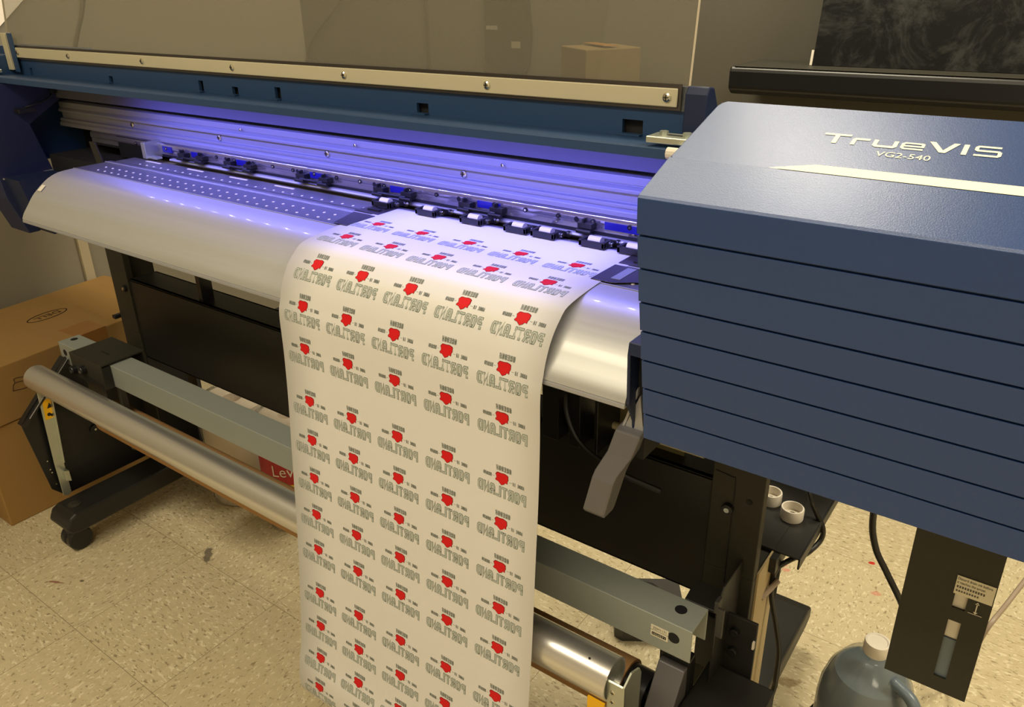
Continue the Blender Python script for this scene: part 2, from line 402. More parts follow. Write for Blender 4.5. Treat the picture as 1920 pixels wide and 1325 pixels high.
# platen
XP0, XP1 = -1.773, -.3616
def arc(pts, n=4):
    P = pts; out = []
    E = [P[0]]+P+[P[-1]]
    for i in range(1, len(E)-2):
        for k in range(n):
            t = k/n; a, b, c, d = [Vector(e) for e in (E[i-1], E[i], E[i+1], E[i+2])]
            q = .5*((2*b)+(c-a)*t+(2*a-5*b+4*c-d)*t*t+(3*b-a-3*c+d)*t**3); out.append((q.x, q.y))
    out.append(P[-1]); return out
curve = arc([(.827, .950), (.795, .948), (.771, .940), (.749, .9255), (.731, .910), (.717, .893), (.705, .878), (.700, .868)], 3)
prof = curve+[(.703, .864), (.712, .866), (.735, .892), (.80, .93), (.827, .935)]
pl = B().prism(prof, XP0, XP1).out('platen_apron', 'platen', PR, auto=True)
B().prism([(.6995, .8665), (.6990, .861), (.7075, .861), (.7085, .868)], XP0, XP1).out('apron_lip', 'alu', PR, bevel=.001)
def rims(b, yy, off):
    x = XP0+.055+off
    while x < XP1-.02:
        b.lathe((x, yy, .9502), [(.0026, 0), (.0026, .0009), (.0012, .0013), (0, .0013)], 8, 1); x += .0265
b = B().prism([(.827, .935), (.827, .9505), (.896, .9505), (.898, .9518), (.9115, .9518), (.9115, .935)], XP0, XP1)
rims(b, .870, 0); rims(b, .845, .013)
b.out('platen_bed', ['platen_bed', 'white_plastic'], PR)
b = B().prism([(.917, .935), (.917, .9508), (.962, .9508), (.966, .946), (.966, .935)], XP0+.01, XP1)
rims(b, .927, .036)
for x in (-1.70, -1.545, -1.40, -1.26): b.box(x, x+.055, .951, .955, .9506, .9516, 1)
b.out('platen_bed', ['platen_bed', 'white_plastic'], PR)
B().box(XP0, XP1, .80, 1.06, .925, .9355).out('platen_base', 'blackp', PR)
# thin bright lines
B().box(XP0, XP1, .8975, .9005, .9515, .9524).out('bed_edge_strip', 'alu', PR)
B().box(XP0, XP1, .8265, .8285, .9504, .9512).out('bed_edge_strip', 'alu', PR)
B().box(-1.768, -1.750, .722, .732, .9, .9).out('apron_sticker', 'label', PR) if False else None
def on_curve(u):  # point on apron curve by index fraction
    i = u*(len(curve)-1); k = int(i); f = i-k
    a, b = curve[k], curve[min(k+1, len(curve)-1)]
    return (a[0]+(b[0]-a[0])*f, a[1]+(b[1]-a[1])*f)
st = B(); a_, b_ = on_curve(.40), on_curve(.49)
st.add([(-1.765, a_[0]-.001, a_[1]+.002), (-1.750, a_[0]-.001, a_[1]+.002), (-1.750, b_[0]-.001, b_[1]+.002), (-1.765, b_[0]-.001, b_[1]+.002)], [(0, 1, 2, 3)])
st.out('apron_sticker', 'label', PR)

# rear strip under the pinch rollers
B().box(XP0, -.2, .968, 1.06, .925, .940).out('rear_guide', 'guide_lit_tan', PR)
# rail beam
rail = [(1.06, 1.047), (1.014, 1.0475), (1.0055, 1.0440), (1.004, 1.033), (1.006, 1.0315), (1.004, 1.0300), (1.000, 1.0255), (1.000, 1.0205),
        (1.008, 1.0195), (1.008, 1.0050), (1.000, 1.0040), (1.000, .9985), (1.002, .9975), (1.000, .9965), (.997, .9935), (.9965, .986), (1.05, .986), (1.06, .99)]
B().prism(rail, -2.15, .3).out('gantry_beam', 'alu', PR, bevel=.0008)
rr = arc([(1.0, .9862), (.9945, .9845), (.992, .9795), (.992, .9725), (.9935, .9695)], 3)
B().prism(rr+[(.9935, .9600), (1.02, .9600), (1.02, .9862)], -2.0, .3).out('carriage_rail', 'rail', PR, auto=True)
B().box(-2.0, .3, .9935, 1.02, .9545, .9595).out('rail_slot', 'dark', PR)
B().prism([(.985, .9545), (.983, .9515), (.985, .949), (1.02, .949), (1.02, .9545)], -1.66, .3).out('rail_foot', 'alu', PR, bevel=.0006)
B().box(-1.66, .3, 1.005, 1.02, .934, .9495).out('rail_back_plate', 'alu', PR)
for k in range(26):
    x = -1.798+.061*k
    if x > -.25: break
    b = B(); b.cyl((x, .9932, .9745), (x, .9900, .9745), .0038, 12, .0038)
    o = b.out('rail_screw', 'dark', PR, smooth=False)
    B().lathe((0, 0, 0), [(.0026, 0), (.0018, .0008), (0, .0008)], 8).out('socket', 'chrome', o)
    s = o.children[0]; s.matrix_local = Matrix.Translation((x, .9903, .9745)) @ Matrix.Rotation(PI/2, 4, 'X')
    if k % 2: s.scale = (.6, .6, .6)
def screw(x, y, z, r, parent, m='chrome', name='screw'):
    b = B(); R = Matrix.Translation((x, y, z)) @ Matrix.Rotation(PI/2, 4, 'X')
    v = [(r, 0), (r*.95, r*.28), (r*.6, r*.5), (0, r*.55)]
    b.lathe((0, 0, 0), v, 14)
    b.box(-r*.6, r*.6, -r*.1, r*.1, r*.45, r*.62, 1); b.box(-r*.1, r*.1, -r*.6, r*.6, r*.45, r*.62, 1)
    for q in b.bm.verts: q.co = R @ q.co
    return b.out(name, [m, 'dark'], parent)
for x in (-1.825, -1.494, -1.164, -.835, -.505): screw(x, 1.0075, 1.012, .0065, PR)
for x in (-1.41, -1.08, -.75): screw(x, 1.0005, 1.0365, .003, PR)

# stand-off clips with blue tabs along the rail
def clip(x, w_, tabx, tabw):
    r = B()
    for xx in ([x, x+w_] if w_ > 0 else [x]):
        r.box(xx-.012, xx+.012, .978, .994, .9655, .9735).box(xx-.014, xx+.010, .976, .99, .9600, .9645)
        r.cyl((xx-.012, .976, .962), (xx+.013, .976, .962), .0035, 10)
        r.box(xx-.006, xx-.003, .98, .99, .973, .979)
    if w_ > 0: r.cyl((x, .978, .9645), (x+w_, .978, .9645), .0028, 8)
    o = r.out('rail_clip', 'blackp', PR, bevel=.0006)
    if tabw: B().box(tabx, tabx+tabw, .9905, .9925, .966, .977).out('blue_tab', 'blueplate', o)
    B().cyl((x-.022, .9915, .9735), (x-.022, .9935, .9735), .0042, 12).out('clip_hole', 'dark', o)
clip(-1.603, .066, -1.582, .040)
clip(-1.44, .066, -1.425, .045)
clip(-1.215, .064, -1.20, .045)
clip(-1.008, .066, -.99, .046)
clip(-.813, .064, -.795, .046)
clip(-.585, 0, -.558, .062)
B().box(-1.69, -1.655, .9905, .9925, .966, .979).out('blue_tab', 'blueplate', PR)
B().box(-.49, -.40, .9905, .9925, .966, .978).out('blue_tab', 'blueplate', PR)
b = B(); b.box(-1.715, -1.70, .955, 1.0, .955, .990).box(-1.715, -1.67, .96, .975, .955, .960); b.out('edge_bracket', 'zinc', PR, bevel=.001)

# pinch rollers
def pinch(x, kids=True):
    b = B()
    sec = [(.936, .9545), (.936, .9640), (.956, .9640), (.976, .9570), (1.004, .9505), (1.004, .9435), (.962, .9535)]
    b.prism([(p[0], p[1]) for p in sec], x-.021, x-.016)
    b.prism([(p[0], p[1]) for p in sec], x+.016, x+.021)
    b.box(x-.021, x+.021, .936, .941, .9545, .9630)
    b.prism([(.966, .9535), (.966, .9590), (1.004, .9500), (1.004, .9440)], x-.018, x+.018)
    for yy, zz in ((.952, .9585), (.974, .9545)): b.cyl((x+.020, yy, zz), (x+.0245, yy, zz), .0050, 14)
    o = b.out('pinch_roller_arm', 'blackp', PR, bevel=.0008)
    B().cyl((x-.011, .951, .9600), (x+.009, .951, .9600), .0070, 20).out('pinch_roller', 'roller_cream', o, smooth=False)
    c = B()
    for yy, zz in ((.952, .9585), (.974, .9545)): c.cyl((x+.0243, yy, zz), (x+.0262, yy, zz), .0034, 12)
    c.out('axle_end', 'chrome', o)
for x in (-.962, -.862, -.768, -.682, -.632, -.548, -.486, -.42): pinch(x)

# media side clamps
b = B(); b.extr([(-.995, .898, .9522), (-.93, .829, .9522), (-.985, .829, .9522), (-1.015, .849, .9522)], (0, 0, .0012)); b.out('media_clamp', 'zinc', PR) if False else None
def clamp(pts, m, nm='media_clamp'):
    o = B().extr([(x, y, .9524) for x, y in pts], (0, 0, .0012)).out(nm, m, PR, bevel=.0003); return o
M['smoke_steel'] = mat('dark_steel_clamp', (.11, .10, .10, 1), .28, .8, .5)
c1 = clamp([(-.962, .829), (-.932, .829), (-.932, .893), (-.982, .893)], 'smoke_steel')
c2 = clamp([(-.99, .902), (-.935, .902), (-.935, .955), (-.975, .955), (-.985, .93)], 'smoke_steel')
B().box(-.972, -.945, .915, .922, .9535, .956).out('clamp_rib', 'blackp', c2); B().box(-.965, -.945, .93, .936, .9535, .956).out('clamp_rib', 'blackp', c2)
c3 = clamp([(-.485, .829), (-.455, .829), (-.405, .862), (-.405, .893), (-.485, .893)], 'smoke_steel')
B().box(-.463, -.450, .842, .888, .9535, .9541).out('clamp_pad', 'zinc', c3)
c4 = clamp([(-.485, .902), (-.43, .902), (-.425, .955), (-.485, .955)], 'smoke_steel')
for xx in (-.468, -.456, -.444): B().box(xx, xx+.006, .912, .945, .9535, .9555).out('clamp_rib', 'blackp', c4)

# top lip, blue panel, hinge strip, clear cover
XT0, XT1 = -2.30, -.407
B().prism([(.865, 1.105), (.865, 1.117), (.8665, 1.1185), (.946, 1.1135), (.96, 1.1135), (.96, 1.108), (.868, 1.113), (.868, 1.105)], XT0, XT1).out('cover_lip', 'blue', PR, bevel=.0006)
B().prism([(.868, 1.1100), (.868, 1.1135), (.955, 1.108), (.955, 1.1060)], XT0+.01, XT1-.002).out('lip_underside', 'inner', PR)
B().prism([(.985, 1.106), (.980, 1.0596), (.983, 1.0596), (1.06, 1.09), (1.0, 1.11)], XT0, XT1-.03).out('inner_panel', 'inner', PR, bevel=.0005)
# blue hinge panel with square slots, built around the slots
holes = [(-2.12, .012, .017), (-1.763, .015, .015), (-1.435, .015, .022), (-1.329, .018, .016), (-1.206, .016, .022), (-.861, .024, .017), (-.496, .030, .020)]
b = B(); z0, z1, y0, y1 = 1.1135, 1.178, .946, .952
cur = XT0
for x, w_, h_ in holes:
    b.box(cur, x-w_/2, y0, y1, z0, z1); b.box(x-w_/2, x+w_/2, y0, y1, z0+h_, z1); cur = x+w_/2
b.box(cur, -.423, y0, y1, z0, z1)
b.out('hinge_panel', 'blue', PR)
B().box(XT0, -.44, .956, .975, 1.105, 1.175).out('panel_backing', 'dark', PR)
for x, w_, h_ in holes[1:]: B().box(x-w_/2-.004, x+w_/2, .936, .946, 1.1145, 1.1165).out('latch_tongue', 'blue', PR)
WIN = bpy.data.objects.new('front_window', None); COL.objects.link(WIN); WIN.parent = PR; WIN.location = Vector((-1.3, .943, 1.15))-PR.location
XS0, XS1 = -2.165, -.432
B().box(XS0, XS1, .9375, .9405, 1.154, 1.1765).out('beige_clamp_strip', 'beige', WIN, bevel=.0012)
for x in (-2.146, -1.908, -1.612, -1.316, -1.021, -.727, -.4335-.012): screw(x, .9373, 1.1655, .0058, WIN)
for k, (nm, m_) in enumerate((('clear_pane', 'acrylic'),)):
    lean = Matrix.Translation((0, .9425, 1.149)) @ Matrix.Rotation(math.radians(-6.5), 4, 'X')
    B().box(-2.205, -.4215, 0, .004, 0, .62, 0, lean).out(nm, m_, WIN)
    B().box(-.4215, -.4205, 0, .004, 0, .62, 0, lean).out('pane_edge', 'acrylic_edge', WIN)
    B().box(-2.206, -2.205, 0, .004, 0, .62, 0, lean).out('pane_edge', 'acrylic_edge', WIN)
B().box(-2.17, -.428, .9405, .9425, 1.150, 1.1815).out('gasket', 'smoke_steel', WIN)
b = B(); b.box(-2.198, -2.178, .930, .934, 1.125, 1.209); b.box(-2.180, -2.176, .930, .945, 1.125, 1.209); b.out('end_bracket', 'beige', WIN, bevel=.001)
B().box(-2.176, -2.155, .9345, .938, 1.12, 1.209).out('end_plate', 'blue', WIN, bevel=.001)
# hinge block and bolts, left and right
for x0, x1 in ((-2.215, -2.165), (-.437, -.34)):
    o = B().box(x0, x1, .868, .900, 1.1225, 1.1300).out('hinge_plate', 'zinc', PR, bevel=.001)
    for i, xx in enumerate((x0+.015, x0+.045)):
        B().cyl((xx, .886, 1.130), (xx, .886, 1.1345), .0055, 6).out('hinge_bolt', 'zinc', o)
        if x0 > -1: B().box(xx+.006, xx+.026, .884, .889, 1.1302, 1.1306).out('hinge_slot', 'dark', o)
B().cyl((-.40, .852, 1.116), (-.36, .852, 1.116), .007, 12).out('hinge_pin', 'white_plastic', PR)
# rear wedge cheek at the right end of the window
B().prism([(.925, 1.10), (.93, 1.172), (.937, 1.181), (.952, 1.179), (1.03, 1.05), (.93, 1.05)], -.4185, -.39).out('rear_cheek', 'navy', PR, bevel=.002)
B().prism([(.86, 1.117), (.86, 1.06), (1.05, 1.06), (1.05, 1.113)], -.405, -.31).out('end_plate', 'blue', PR, bevel=.001)

B().box(XT0, -.31, .960, 1.20, 1.108, 1.114).out('head_top_shade', 'blue', PR)  # unseen panel added to keep room light off the beam
B().box(XT0, -.31, 1.195, 1.20, .86, 1.108).out('head_back', 'navy', PR)
# left side cover
side = [(1.017, 1.101), (1.0115, 1.070), (.904, 1.005), (.9306, .891), (.925, .774), (.861, .750), (.836, .750), (.807, .843), (.802, .899), (.80, 1.0), (.80, 1.10), (.87, 1.1035)]
sc_ = B().prism(side, -2.195, -2.10).out('left_side_cover', 'blue_shaded', PR, bevel=.002)
B().prism([(.925, .892), (.925, .76), (.86, .755), (.83, .80), (.812, .895)], -2.10, -2.02).out('inner_cheek', 'navy', PR)
B().box(-2.10, -2.095, .811, .928, .889, .8925).out('cheek_edge', 'alu', PR)
b = B(); b.box(-2.10, -2.075, .875, .915, 1.035, 1.045).cyl((-2.096, .972, 1.076), (-2.088, .972, 1.076), .007, 12); b.tube([(-2.095, .90, 1.046), (-2.085, .935, 1.055), (-2.085, .955, 1.064), (-2.095, .970, 1.072)], .0022, 6)
b.out('cover_latch', 'blackp', PR, bevel=.001)
B().prism([(.84, 1.02), (.87, 1.10), (.87, 1.16), (1.15, 1.16), (1.15, .90), (.95, .90)], -2.60+.02, -2.20).out('left_housing', 'blue', PR, bevel=.004)
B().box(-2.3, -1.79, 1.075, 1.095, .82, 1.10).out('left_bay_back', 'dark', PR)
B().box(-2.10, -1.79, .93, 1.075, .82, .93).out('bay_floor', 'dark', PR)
B().box(-1.88, -1.735, .993, .998, .935, .984).out('bay_side_plate', 'blackp', PR)
b = B(); b.extr([(-1.875, .93, .93), (-1.845, .93, .93), (-1.865, .93, .98), (-1.89, .93, .98)], (0, .003, 0)); b.out('bay_stay', 'olive', PR)

# LED light bar under the lip
B().box(-1.80, -.42, .871, .881, 1.1065, 1.1098).out('led_strip', 'blackp', PR)
leds = bpy.data.objects['led_strip'] if 'led_strip' in bpy.data.objects else None
nled = 23
for k in range(nled):
    x = -1.705+.058*k
    c = B().box(x-.0025, x+.0025, .8735, .8785, 1.1056, 1.1066).out('led_chip', 'ledchip', leds)
    ld = bpy.data.lights.new('led_light', 'AREA'); ld.shape = 'SQUARE'; ld.size = .007
    ld.energy = .15; ld.color = (.17, .17, 1.0); ld.spread = math.radians(150)
    lo = bpy.data.objects.new('led_light', ld); COL.objects.link(lo)
    lo.parent = leds; lo.location = Vector((x, .876, 1.1053))+leds.location*0
    lo.rotation_euler = (math.radians(18), 0, 0)
    # world location correction for parent offset
    w_ = Vector((0, 0, 0)); q = leds
    while q is not None: w_ += q.location; q = q.parent
    lo.location = Vector((x, .876, 1.1053))-w_

# right front cover
XC0, XC1 = -.307, .50
RC = bpy.data.objects.new('right_front_cover', None); COL.objects.link(RC); RC.parent = PR; RC.location = Vector((.0, .65, 1.0))-PR.location
zs = [1.130, 1.097, 1.065, 1.031, 1.000, .968, .935, .904, .874]
ys = [.600, .602, .607, .612, .618, .623, .629, .634, .638]
fp = [(.605, 1.1325), (.600, 1.130)]
for i in range(1, 8):
    z = zs[i]; ya = .600+(ys[i]-.600); 
    fp += [(ya-.0005, z+.0012), (ya+.0045, z+.0010), (ya+.0045, z-.0010), (ya+.0012, z-.0012)]
fp += [(.638, .874), (.66, .874), (.66, .9), (.66, 1.1328)]
B().prism(fp, XC0, XC1).out('ribbed_front_panel', 'blue_cover', RC, bevel=.0005)
B().prism([(.605, 1.1315), (.658, 1.154), (.70, 1.154), (.70, .90), (.645, .90)], XC0+.002, XC1).out('cover_core', 'blue_cover', RC, bevel=.001)
B().prism([(.600, 1.130), (.602, 1.1325), (.658, 1.1550), (.660, 1.152), (.605, 1.1295)], XC0, XC1).out('lower_top_facet', 'blue_cover', RC, bevel=.0004)
top = [(XC0+.0, .658), (XC1, .658)]
up = B()
# upper facet with clipped rear corner
def fac(x, s, h=0):
    y = .658+s*.111/.11669; z = 1.154+s*.036/.11669
    n = Vector((0, -.036, .111)).normalized()
    return Vector((x, y, z))+n*h
pts = [fac(XC0+.003, 0), fac(XC1, 0), fac(XC1, .117), fac(XC0+.006, .117), fac(XC0+.002, .113), fac(XC0, .106), fac(XC0, .003)]
up.extr(pts, Vector((0, .036, -.111)).normalized()*.02); up.out('upper_top_facet', 'blue_cover', RC, bevel=.0008)
B().prism([(.765, 1.184), (.80, 1.184), (1.06, 1.10), (1.06, .90), (.70, .90), (.70, 1.155)], XC0+.012, XC1).out('right_housing', 'blue', RC, bevel=.002)
B().prism([(.66, .905), (.69, .905), (.69, .88), (1.06, .88), (1.06, .905)], XC0+.02, XC1).out('housing_base', 'olive', RC)
# white stripe
s_ = B(); s_.add([fac(-.2174, .0006, .0012), fac(-.1828, .0145, .0004), fac(XC1, .0158, .0004), fac(XC1, .0006, .0012)], [(0, 1, 2, 3)])
s_.out('cream_stripe', 'cream_print', RC)
# lettering TrueVIS as strokes on the facet
def stroke(b, pts, w_, h=.0004):
    """mitred flat stroke, pts in (x, s) facet coordinates"""
    P = [Vector((p[0], p[1], 0)) for p in pts]
    L_, R_ = [], []
    for i, p in enumerate(P):
        d0 = (P[i]-P[i-1]).normalized() if i else (P[1]-P[0]).normalized()
        d1 = (P[i+1]-P[i]).normalized() if i < len(P)-1 else d0
        n0 = Vector((-d0.y, d0.x, 0)); n1 = Vector((-d1.y, d1.x, 0)); m_ = (n0+n1).normalized(); k = w_/2/max(.4, m_.dot(n0))
        L_.append(p+m_*k); R_.append(p-m_*k)
    for i in range(len(P)-1):
        b.add([fac(q.x, q.y, h) for q in (R_[i], R_[i+1], L_[i+1], L_[i])], [(0, 1, 2, 3)])
tv = B(); W = .0034
base = .0533; cap = .0698; xh = .0652
stroke(tv, [(-.1925, cap-.0015), (-.1705, cap-.0015)], W*.95)
stroke(tv, [(-.1815, cap-.002), (-.1815, base)], W*1.15)
stroke(tv, [(-.1665, base), (-.1665, xh-.003), (-.1655, xh-.0015), (-.1545, xh-.0015)], W)
stroke(tv, [(-.1495, xh), (-.1495, base+.003), (-.148, base+.0015), (-.1355, base+.0015), (-.134, base+.003), (-.134, xh)], W)
stroke(tv, [(-.1285, .0592), (-.1135, .0592), (-.1135, xh-.002), (-.1145, xh-.0012), (-.1270, xh-.0012), (-.1285, xh-.003), (-.1285, base+.003), (-.1270, base+.0014), (-.1125, base+.0014)], W*.72)
tv.add([fac(x, s, .0004) for x, s in ((-.1104, cap), (-.1058, cap), (-.0983, base+.004), (-.0925, cap), (-.0880, cap), (-.0960, base), (-.1005, base))], [(0, 6, 5, 2, 1), (2, 5, 4, 3)])
stroke(tv, [(-.0833, base), (-.0833, cap)], W*1.1)
stroke(tv, [(-.0592, cap-.0012), (-.0745, cap-.0012), (-.0757, cap-.0028), (-.0757, .0632), (-.0745, .0620), (-.0605, .0620), (-.0592, .0606), (-.0592, base+.0028), (-.0605, base+.0014), (-.0765, base+.0014)], W*.78)
tv.out('brand_lettering', 'cream_print', RC)
b = B(); uy = (fac(0, 1)-fac(0, 0)).normalized(); ux = Vector((1, 0, 0))
lay_text(b, 'VG2-540', fac(-.1243, .0424, .0004), ux, uy, .0405, .0080, res=3)
b.out('model_lettering', 'cream_print', RC)

# media side guide bracket at the right end of the platen
b = B(); b.prism([(.70, .868), (.697, .93), (.70, .941), (.83, .945), (.83, .80), (.72, .79), (.715, .84)], -.3600, -.3560).prism([(.697, .93), (.70, .944), (.83, .946), (.83, .942), (.705, .938)], -.3600, -.300)
b.out('right_guide_plate', 'navy', PR, bevel=.001)
B().prism([(.712, .925), (.712, .838), (.83, .838), (.83, .925)], -.345, -.30).out('guide_box', 'olive', PR, bevel=.002)
B().box(-.356, -.345, .72, .83, .79, .937).out('guide_gap', 'dark', PR)
# loading lever
LV = bpy.data.objects.new('loading_lever', None); COL.objects.link(LV); LV.parent = PR; LV.location = Vector((-.37, .71, .80))-PR.location
b = B()
# handle body: two segments, faces towards the camera side
def seg(a, c, wx, dy):
    pass
pr = [(.700, .8265), (.690, .775), (.676, .7195), (.690, .7155), (.722, .770), (.742, .8300)]
hx = [(-.372, -.342), (-.388, -.360), (-.4005, -.3735)]
vs = []
rows_ = [((.705, .828), (.742, .836), -.375, -.343), ((.698, .800), (.735, .806), -.381, -.350), ((.688, .776), (.724, .780), -.391, -.362), ((.684, .768), (.718, .770), -.3925, -.364), ((.680, .722), (.708, .722), -.4015, -.3725), ((.684, .7165), (.704, .7165), -.4005, -.3735)]
for (ya, za), (yb, zb), xa, xb in rows_:
    vs += [(xa, ya, za), (xb, ya, za), (xb, yb, zb), (xa, yb, zb)]
fs = [(0, 1, 2, 3), (23, 22, 21, 20)]
for i in range(5):
    for k in range(4): fs.append((i*4+k, i*4+(k+1) % 4, (i+1)*4+(k+1) % 4, (i+1)*4+k))
b.add(vs, fs); b.out('lever_handle', 'grey_plastic', LV, bevel=.0018)
b = B(); b.extr([(-.372, .715, .829), (-.369, .715, .829), (-.354, .715, .874), (-.354, .715, .884)], (0, .012, 0)); b.extr([(-.369, .716, .829), (-.345, .716, .829), (-.351, .716, .874)], (0, .008, 0)); b.out('lever_blade', 'alu', LV)
B().box(-.368, -.34, .725, .75, .815, .83).out('lever_pivot', 'blackp', LV, bevel=.002)

# brackets under the platen
for x0, wx in ((-.611, .030), (-.562, .020), (-.517, .006)):
    b = B(); b.box(x0, x0+wx, .905, .985, .64, .737).prism([(.895, .737), (.895, .741), (.985, .741), (.985, .737)], x0-.003, x0+wx+.002)
    b.out('platen_bracket', 'blackp', PR, bevel=.001)
B().cyl((-.52, .955, .668), (-.36, .955, .668), .006, 12).out('feed_shaft', 'beige', PR)
B().box(-.511, -.40, .975, .980, .64, .725).out('bracket_plate', 'guide_lit_tan', PR)
B().box(-1.87, -.28, .98, .995, .60, .70).out('stand_cross_beam', 'olive', PR) if False else None
B().tube([(-.572, .92, .735), (-.562, .90, .70), (-.53, .89, .66), (-.47, .89, .635), (-.40, .90, .62)], .0045, 8).out('sensor_cable', 'cable', PR)
for x in (-1.70, -1.45, -1.2): B().box(x, x+.05, .80, .84, .86, .885).out('apron_support', 'blackp', PR, bevel=.002)
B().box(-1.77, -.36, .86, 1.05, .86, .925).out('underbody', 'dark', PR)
B().box(-1.60, -1.585, .955, .985, .62, .70).out('hose_post', 'blackp', PR)

# ---- stand
def leg(x0, x1, side):
    lg = bpy.data.objects.new('stand_leg', None); COL.objects.link(lg); lg.parent = PR
    lg.location = Vector(((x0+x1)/2, .99, 0))-PR.location
    b = B(); b.box(x0, x1, .94, 1.045, .11, .492); b.box(x0, x1, .94, .958, .492, .88); b.box(x0, x0+.02, .9585, 1.045, .4925, .88); b.out('leg_column', 'olive', lg, bevel=.0015)
    return lg
LL = leg(-1.955, -1.880, 0)
RL = leg(-.340, -.2635, 1)
B().box(-.2635, -.2605, .955, 1.043, .13, .497).out('column_side_plate', 'cream', RL)
B().box(-1.880, -1.877, .945, 1.04, .13, .49).out('column_side_plate', 'blackp', LL)
# cabinet panel between the legs
b = B(); b.box(-1.88, -.34, .945, .955, .425, .64).box(-1.88, -.34, .945, 1.02, .634, .64).box(-1.88, -.34, 1.012, 1.02, .56, .64).box(-1.88, -.34, .945, .99, .425, .431)
b.out('stand_panel', 'black', PR, bevel=.002)
for x, z in ((-1.895, .615), (-.312, .604), (-.312, .432)):
    B().cyl((x, .945 if x < -1 else .942, z), (x, .932, z), .0085, 14).out('thumb_screw', 'blackp', PR, bevel=.001)
    B().cyl((x, .9322, z), (x, .931, z), .004, 10).out('screw_socket', 'chrome', PR)
B().cyl((-.283, .9402, .625), (-.283, .939, .625), .0045, 14).out('column_hole', 'dark', RL)
b = B(); b.tube([(-.336, .9395, .66), (-.312, .9395, .657), (-.306, .9395, .65), (-.306, .9395, .58), (-.306, .9395, .47)], .0008, 6); b.out('panel_seam', 'dark', RL)
B().prism([(.93, .30), (.93, .405), (.945, .405), (.945, .30)], -.338, -.268).out('column_collar', 'blackp', RL, bevel=.002)
b = B(); b.box(-1.97, -1.955, .925, .96, .52, .53); b.out('cable_hook', 'blackp', LL, bevel=.002)
# feet with casters
def foot(x0, x1, parent, yf=.632, yb=1.385):
    h0, h1 = .072, .118
    b = B(); b.prism([(yf, h0+.014), (yf+.012, h1-.008), (yf+.03, h1), (yb-.03, h1), (yb, h1-.01), (yb, h0+.01), (yb-.03, h0), (yf+.03, h0-.008), (yf+.01, h0-.004)], x0, x1)
    f = b.out('foot_beam', 'black', parent, bevel=.006)
    B().lathe(((x0+x1)/2, yf+.05, h1), [(.016, 0), (.016, .0015), (.008, .004), (0, .004)], 18).out('caster_bolt', 'olive', f)
    for yy in (yf+.035, yb-.05):
        xm = (x0+x1)/2
        c = B(); c.cyl((xm-.024, yy, .031), (xm-.003, yy, .031), .0305, 28); c.cyl((xm+.003, yy, .031), (xm+.024, yy, .031), .0305, 28)
        w_ = c.out('caster_wheels', 'blackp', f, bevel=.004)
        c = B(); c.prism([(yy-.026, .032), (yy-.02, .056), (yy, .064), (yy+.02, .056), (yy+.026, .032), (yy+.02, .04), (yy, .045), (yy-.02, .04)], xm-.012, xm+.012); c.cyl((xm, yy, .058), (xm, yy, .076), .014, 16)
        c.out('caster_fork', 'blackp', f, bevel=.001)
    return f
FL = foot(-1.928, -1.836, LL)
FR = foot(-.352, -.262, RL, .70, 1.385)
# left side plate of the take-up
b = B(); sp = [(.640, .345), (.660, .37), (.775, .475), (.90, .475), (.94, .44), (.94, .118), (.690, .118), (.664, .15)]
b.prism(sp, -1.946, -1.943); b.prism([(.640, .345), (.775, .475), (.777, .472), (.643, .342)], -1.965, -1.925)
b.out('take_up_side_plate', 'blackp', PR)
b = B(); b.prism([(.655, .365), (.7775, .480), (.7765, .4785), (.656, .3635)], -1.925, -1.9235)
b.out('plate_edge', 'alu', PR)
B().cyl((-1.943, .80, .26), (-1.938, .80, .26), .012, 18).out('plate_bolt', 'blackp', PR)
B().cyl((-1.938, .80, .26), (-1.936, .80, .26), .003, 8).out('plate_bolt_centre', 'chrome', PR)
# steel arms holding the silver tube
AL = bpy.data.objects.new('tube_arm', None); COL.objects.link(AL); AL.parent = PR; AL.location = Vector((-1.935, .68, .12))-PR.location
b = B(); b.prism([(.690, .47), (.720, .47), (.702, .22), (.700, .128), (.690, .122), (.680, .128), (.680, .22)], -1.930, -1.927); b.prism([(.716, .46), (.719, .46), (.700, .22), (.697, .22)], -1.9275, -1.915); b.prism([(.700, .20), (.688, .205), (.688, .175), (.70, .17)], -1.9275, -1.905)
b.out('arm_bar', 'zinc', AL, bevel=.0006)
ys_ = B(); ys_.prism([(.693, .395), (.716, .395), (.711, .343), (.689, .343)], -1.9268, -1.9262); yl = ys_.out('warning_label', 'yellow', AL)
k_ = B(); k_.add([(-1.9258, .699, .371), (-1.9258, .712, .371), (-1.9258, .7065, .385)], [(0, 1, 2)]); k_.cyl((-1.9262, .700, .355), (-1.9256, .700, .355), .0045, 10); k_.cyl((-1.9262, .706, .351), (-1.9256, .706, .351), .0035, 10); k_.out('warning_symbol', 'dark', yl)
b = B()
for y_, z_ in ((.672, .205), (.674, .195), (.676, .16), (.671, .23)): b.cyl((-1.943, y_, z_), (-1.940, y_, z_), .002, 6)
b.out('plate_rivets', 'chrome', PR)
